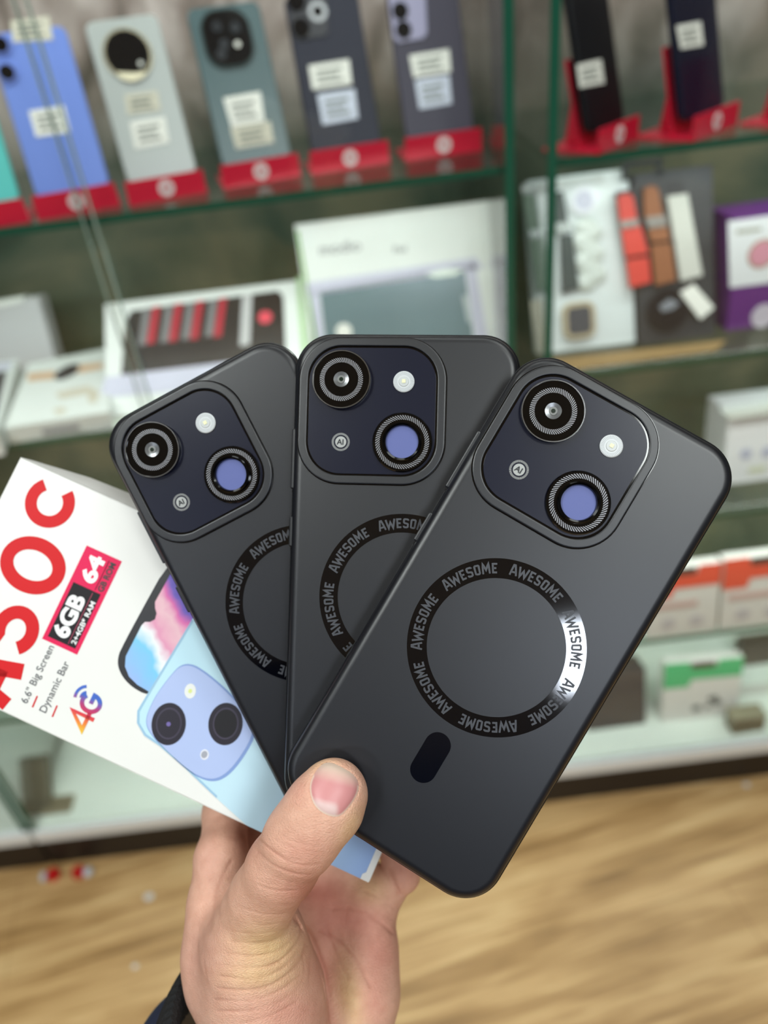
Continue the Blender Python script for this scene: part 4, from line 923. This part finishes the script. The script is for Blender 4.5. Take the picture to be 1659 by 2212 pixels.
# skin colour: own tints patch by patch, plus painted shade in the reds
def blob(x, y, rx, ry, rot=0):
    c, s = math.cos(rot), math.sin(rot); dx, dy = PXv-x, PYv-y
    return np.exp(-(((dx*c+dy*s)/rx)**2+((-dx*s+dy*c)/ry)**2))
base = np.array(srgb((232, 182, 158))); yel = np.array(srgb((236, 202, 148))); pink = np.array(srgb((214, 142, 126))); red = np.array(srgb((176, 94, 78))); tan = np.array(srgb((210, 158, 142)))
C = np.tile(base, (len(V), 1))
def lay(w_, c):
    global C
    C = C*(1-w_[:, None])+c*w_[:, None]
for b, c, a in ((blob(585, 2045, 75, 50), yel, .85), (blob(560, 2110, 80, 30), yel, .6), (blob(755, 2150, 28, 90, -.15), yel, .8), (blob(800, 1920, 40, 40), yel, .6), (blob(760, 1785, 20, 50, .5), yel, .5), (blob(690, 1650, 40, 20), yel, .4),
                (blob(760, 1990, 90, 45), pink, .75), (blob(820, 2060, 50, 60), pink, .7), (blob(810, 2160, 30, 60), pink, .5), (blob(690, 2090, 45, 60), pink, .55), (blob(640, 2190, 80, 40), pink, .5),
                (blob(430, 2080, 55, 90), tan, .6), (blob(655, 1840, 60, 40), pink, .35), (blob(645, 1710, 20, 30), pink, .4), (blob(690, 1930, 80, 45), red, .75), (blob(700, 2010, 40, 50), red, .4), (blob(875, 1880, 50, 50), red, .5), (blob(530, 1810, 30, 50), red, .5), (blob(450, 1850, 30, 80), tan, .5)):  # red patches also paint shade on the upper palm and behind the thumb
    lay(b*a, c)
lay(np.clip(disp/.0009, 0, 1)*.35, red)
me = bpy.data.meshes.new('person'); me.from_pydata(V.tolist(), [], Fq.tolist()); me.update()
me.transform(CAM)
ca = me.color_attributes.new('hand_tone', 'FLOAT_COLOR', 'POINT')
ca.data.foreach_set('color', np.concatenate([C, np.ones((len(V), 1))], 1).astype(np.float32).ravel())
def skin():
    m = bpy.data.materials.new('skin'); m.use_nodes = True; nt = m.node_tree; b = nt.nodes['Principled BSDF']
    at_ = nt.nodes.new('ShaderNodeAttribute'); at_.attribute_name = 'hand_tone'
    tc = nt.nodes.new('ShaderNodeTexCoord')
    n = nt.nodes.new('ShaderNodeTexNoise'); n.inputs['Scale'].default_value = 260; n.inputs['Detail'].default_value = 5; nt.links.new(tc.outputs['Object'], n.inputs[0])
    r = ramp(nt, [(.3, (243, 237, 235)), (.7, (255, 255, 255))]); nt.links.new(n.outputs[0], r.inputs[0])
    mx = nt.nodes.new('ShaderNodeMix'); mx.data_type = 'RGBA'; mx.blend_type = 'MULTIPLY'; mx.inputs[0].default_value = 1
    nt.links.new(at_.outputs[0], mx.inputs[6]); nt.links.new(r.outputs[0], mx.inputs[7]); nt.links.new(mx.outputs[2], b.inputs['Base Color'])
    v = nt.nodes.new('ShaderNodeTexVoronoi'); v.inputs['Scale'].default_value = 1500; nt.links.new(tc.outputs['Object'], v.inputs[0])
    mp = nt.nodes.new('ShaderNodeMapping'); mp.inputs['Rotation'].default_value = (0, 0, .5); mp.inputs['Scale'].default_value = (1, 3.2, 3.2); nt.links.new(tc.outputs['Object'], mp.inputs[0])
    n2 = nt.nodes.new('ShaderNodeTexNoise'); n2.inputs['Scale'].default_value = 1000; n2.inputs['Detail'].default_value = 5; nt.links.new(mp.outputs[0], n2.inputs[0])
    ad = nt.nodes.new('ShaderNodeMath'); ad.operation = 'MULTIPLY_ADD'; ad.inputs[1].default_value = .35; nt.links.new(v.outputs[0], ad.inputs[0]); nt.links.new(n2.outputs[0], ad.inputs[2])
    bp = nt.nodes.new('ShaderNodeBump'); bp.inputs['Strength'].default_value = .9; bp.inputs['Distance'].default_value = .0004
    nt.links.new(ad.outputs[0], bp.inputs['Height']); nt.links.new(bp.outputs[0], b.inputs['Normal'])
    b.inputs['Roughness'].default_value = .48; b.inputs['Specular IOR Level'].default_value = .4
    b.inputs['Subsurface Weight'].default_value = .12; b.inputs['Subsurface Radius'].default_value = (1, .35, .2); b.inputs['Subsurface Scale'].default_value = .003
    return m
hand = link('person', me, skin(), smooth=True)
tag(hand, 'person\'s left hand holding the phones and box, thumb in front, dark sleeve at the wrist', 'person')
# thumbnail laid on the thumb
bv = BVHTree.FromPolygons([Vector(v) for v in V.tolist()], Fq.tolist())
def inside(x, y):
    c = False; n = len(NAIL)
    for i in range(n):
        (x1, y1), (x2, y2) = NAIL[i], NAIL[(i+1) % n]
        if (y1 > y) != (y2 > y) and x < (x2-x1)*(y-y1)/(y2-y1)+x1: c = not c
    return c
NS = smooth_loop(NAIL, 2); ncx, ncy = 722, 1706
bm = BM(); rows = []
nc = []
for k in range(0, 13):
    f_ = k/12; row = []
    for (x, y) in NS:
        px, py = ncx+(x-ncx)*f_*1.0, ncy+(y-ncy)*f_
        d = cc(px, py, 1).normalized(); h = bv.ray_cast(Vector((0, 0, 0)), d)
        p = h[0] if h[0] is not None else cc(px, py, .23)
        lift = .00055 - .00045*f_**4
        row.append(bm.verts.new(p*(1-lift/.235)))
    rows.append(row)
for a, b in zip(rows[1:], rows[2:]):
    for i in range(len(a)): bm.faces.new((a[i], a[(i+1) % len(a)], b[(i+1) % len(a)], b[i]))
bm.faces.new(rows[1]); 
for v_ in rows[0]: bm.verts.remove(v_)
bmesh.ops.recalc_face_normals(bm, faces=bm.faces)
me = bpy.data.meshes.new('thumbnail'); bm.to_mesh(me); bm.free()
cols = []
ptip = Vector((738, 1655)); pb = Vector((712, 1762)); dv = (pb-ptip)
for v_ in me.vertices:
    px = CX+FPX*v_.co.x/-v_.co.z; py = CY-FPX*v_.co.y/-v_.co.z
    s = (Vector((px, py))-ptip).dot(dv)/dv.length_squared
    lun = max(0, min(1, (s-.70)*9)) * max(0, min(1, 1-(px-724)/10))
    tipw = max(0, min(1, (.38-s)*3.2))
    a = Vector(srgb((208, 140, 140))); a = a.lerp(Vector(srgb((222, 190, 186))), lun); a = a.lerp(Vector(srgb((226, 200, 182))), tipw)
    k_ = v_.index//len(NS) + 1
    if k_ >= 12 and s > .3: a = Vector(srgb((236, 216, 196)))
    cols += [*a, 1]
ca = me.color_attributes.new('hand_tone', 'FLOAT_COLOR', 'POINT'); ca.data.foreach_set('color', cols)
me.transform(CAM)
nm = bpy.data.materials.new('nail'); nm.use_nodes = True; nb_ = nm.node_tree.nodes['Principled BSDF']; a_ = nm.node_tree.nodes.new('ShaderNodeAttribute'); a_.attribute_name = 'hand_tone'
nm.node_tree.links.new(a_.outputs[0], nb_.inputs['Base Color']); nb_.inputs['Roughness'].default_value = .42
link('thumbnail', me, nm, hand, True)
# cuff and sleeve
Lc = cc(404, 2152, .286); Xd = Vector((.93, -.36, 0)); Dd = Vector((-.12, -.20, .95)); Dd = (Dd - Xd*Dd.dot(Xd)).normalized()
Ad = Xd.cross(Dd).normalized()
if Ad.y > 0: Ad = -Ad
Cc = Lc + Xd*.036
def sleeve(name, prof, m, wob=0, rib=0):
    n = 180; loops = []
    for s, off in prof:
        L = []
        for i in range(n):
            a = 2*PI*i/n; o_ = off + (rib*(i % 2) if rib else 0) + wob*math.sin(a*5+s*140)*math.sin(s*90)
            L.append(Cc + Ad*s + Xd*math.cos(a)*(.036+o_) + Dd*math.sin(a)*(.041+o_))
        loops.append(L)
    bm = BM(); loft(bm, loops, False, False); bm.transform(CAM)
    return ob(name, bm, m, hand, True)
def knit():
    m = mat('black_knit', (20, 20, 22), .9, var=.4, vscale=1500, bump=1.0, bscale=1400); return m
cp = [(.020, -.0015), (.006, -.001), (-.001, .0002), (-.0040, .0020), (-.0045, .0038), (-.002, .0056), (.004, .0064), (.010, .0066), (.018, .0062), (.030, .005)]
sleeve('knit_cuff', cp, knit(), 0, .0007)
sp_ = [(.0240, .0040), (.0215, .0052), (.0210, .0068), (.0225, .0092), (.027, .0118), (.034, .0135), (.045, .0135), (.06, .0145), (.08, .014), (.11, .015)]
sleeve('jacket_sleeve', sp_, mat('navy_nylon', (36, 42, 66), .45, bump=.4, bscale=120), .0008)
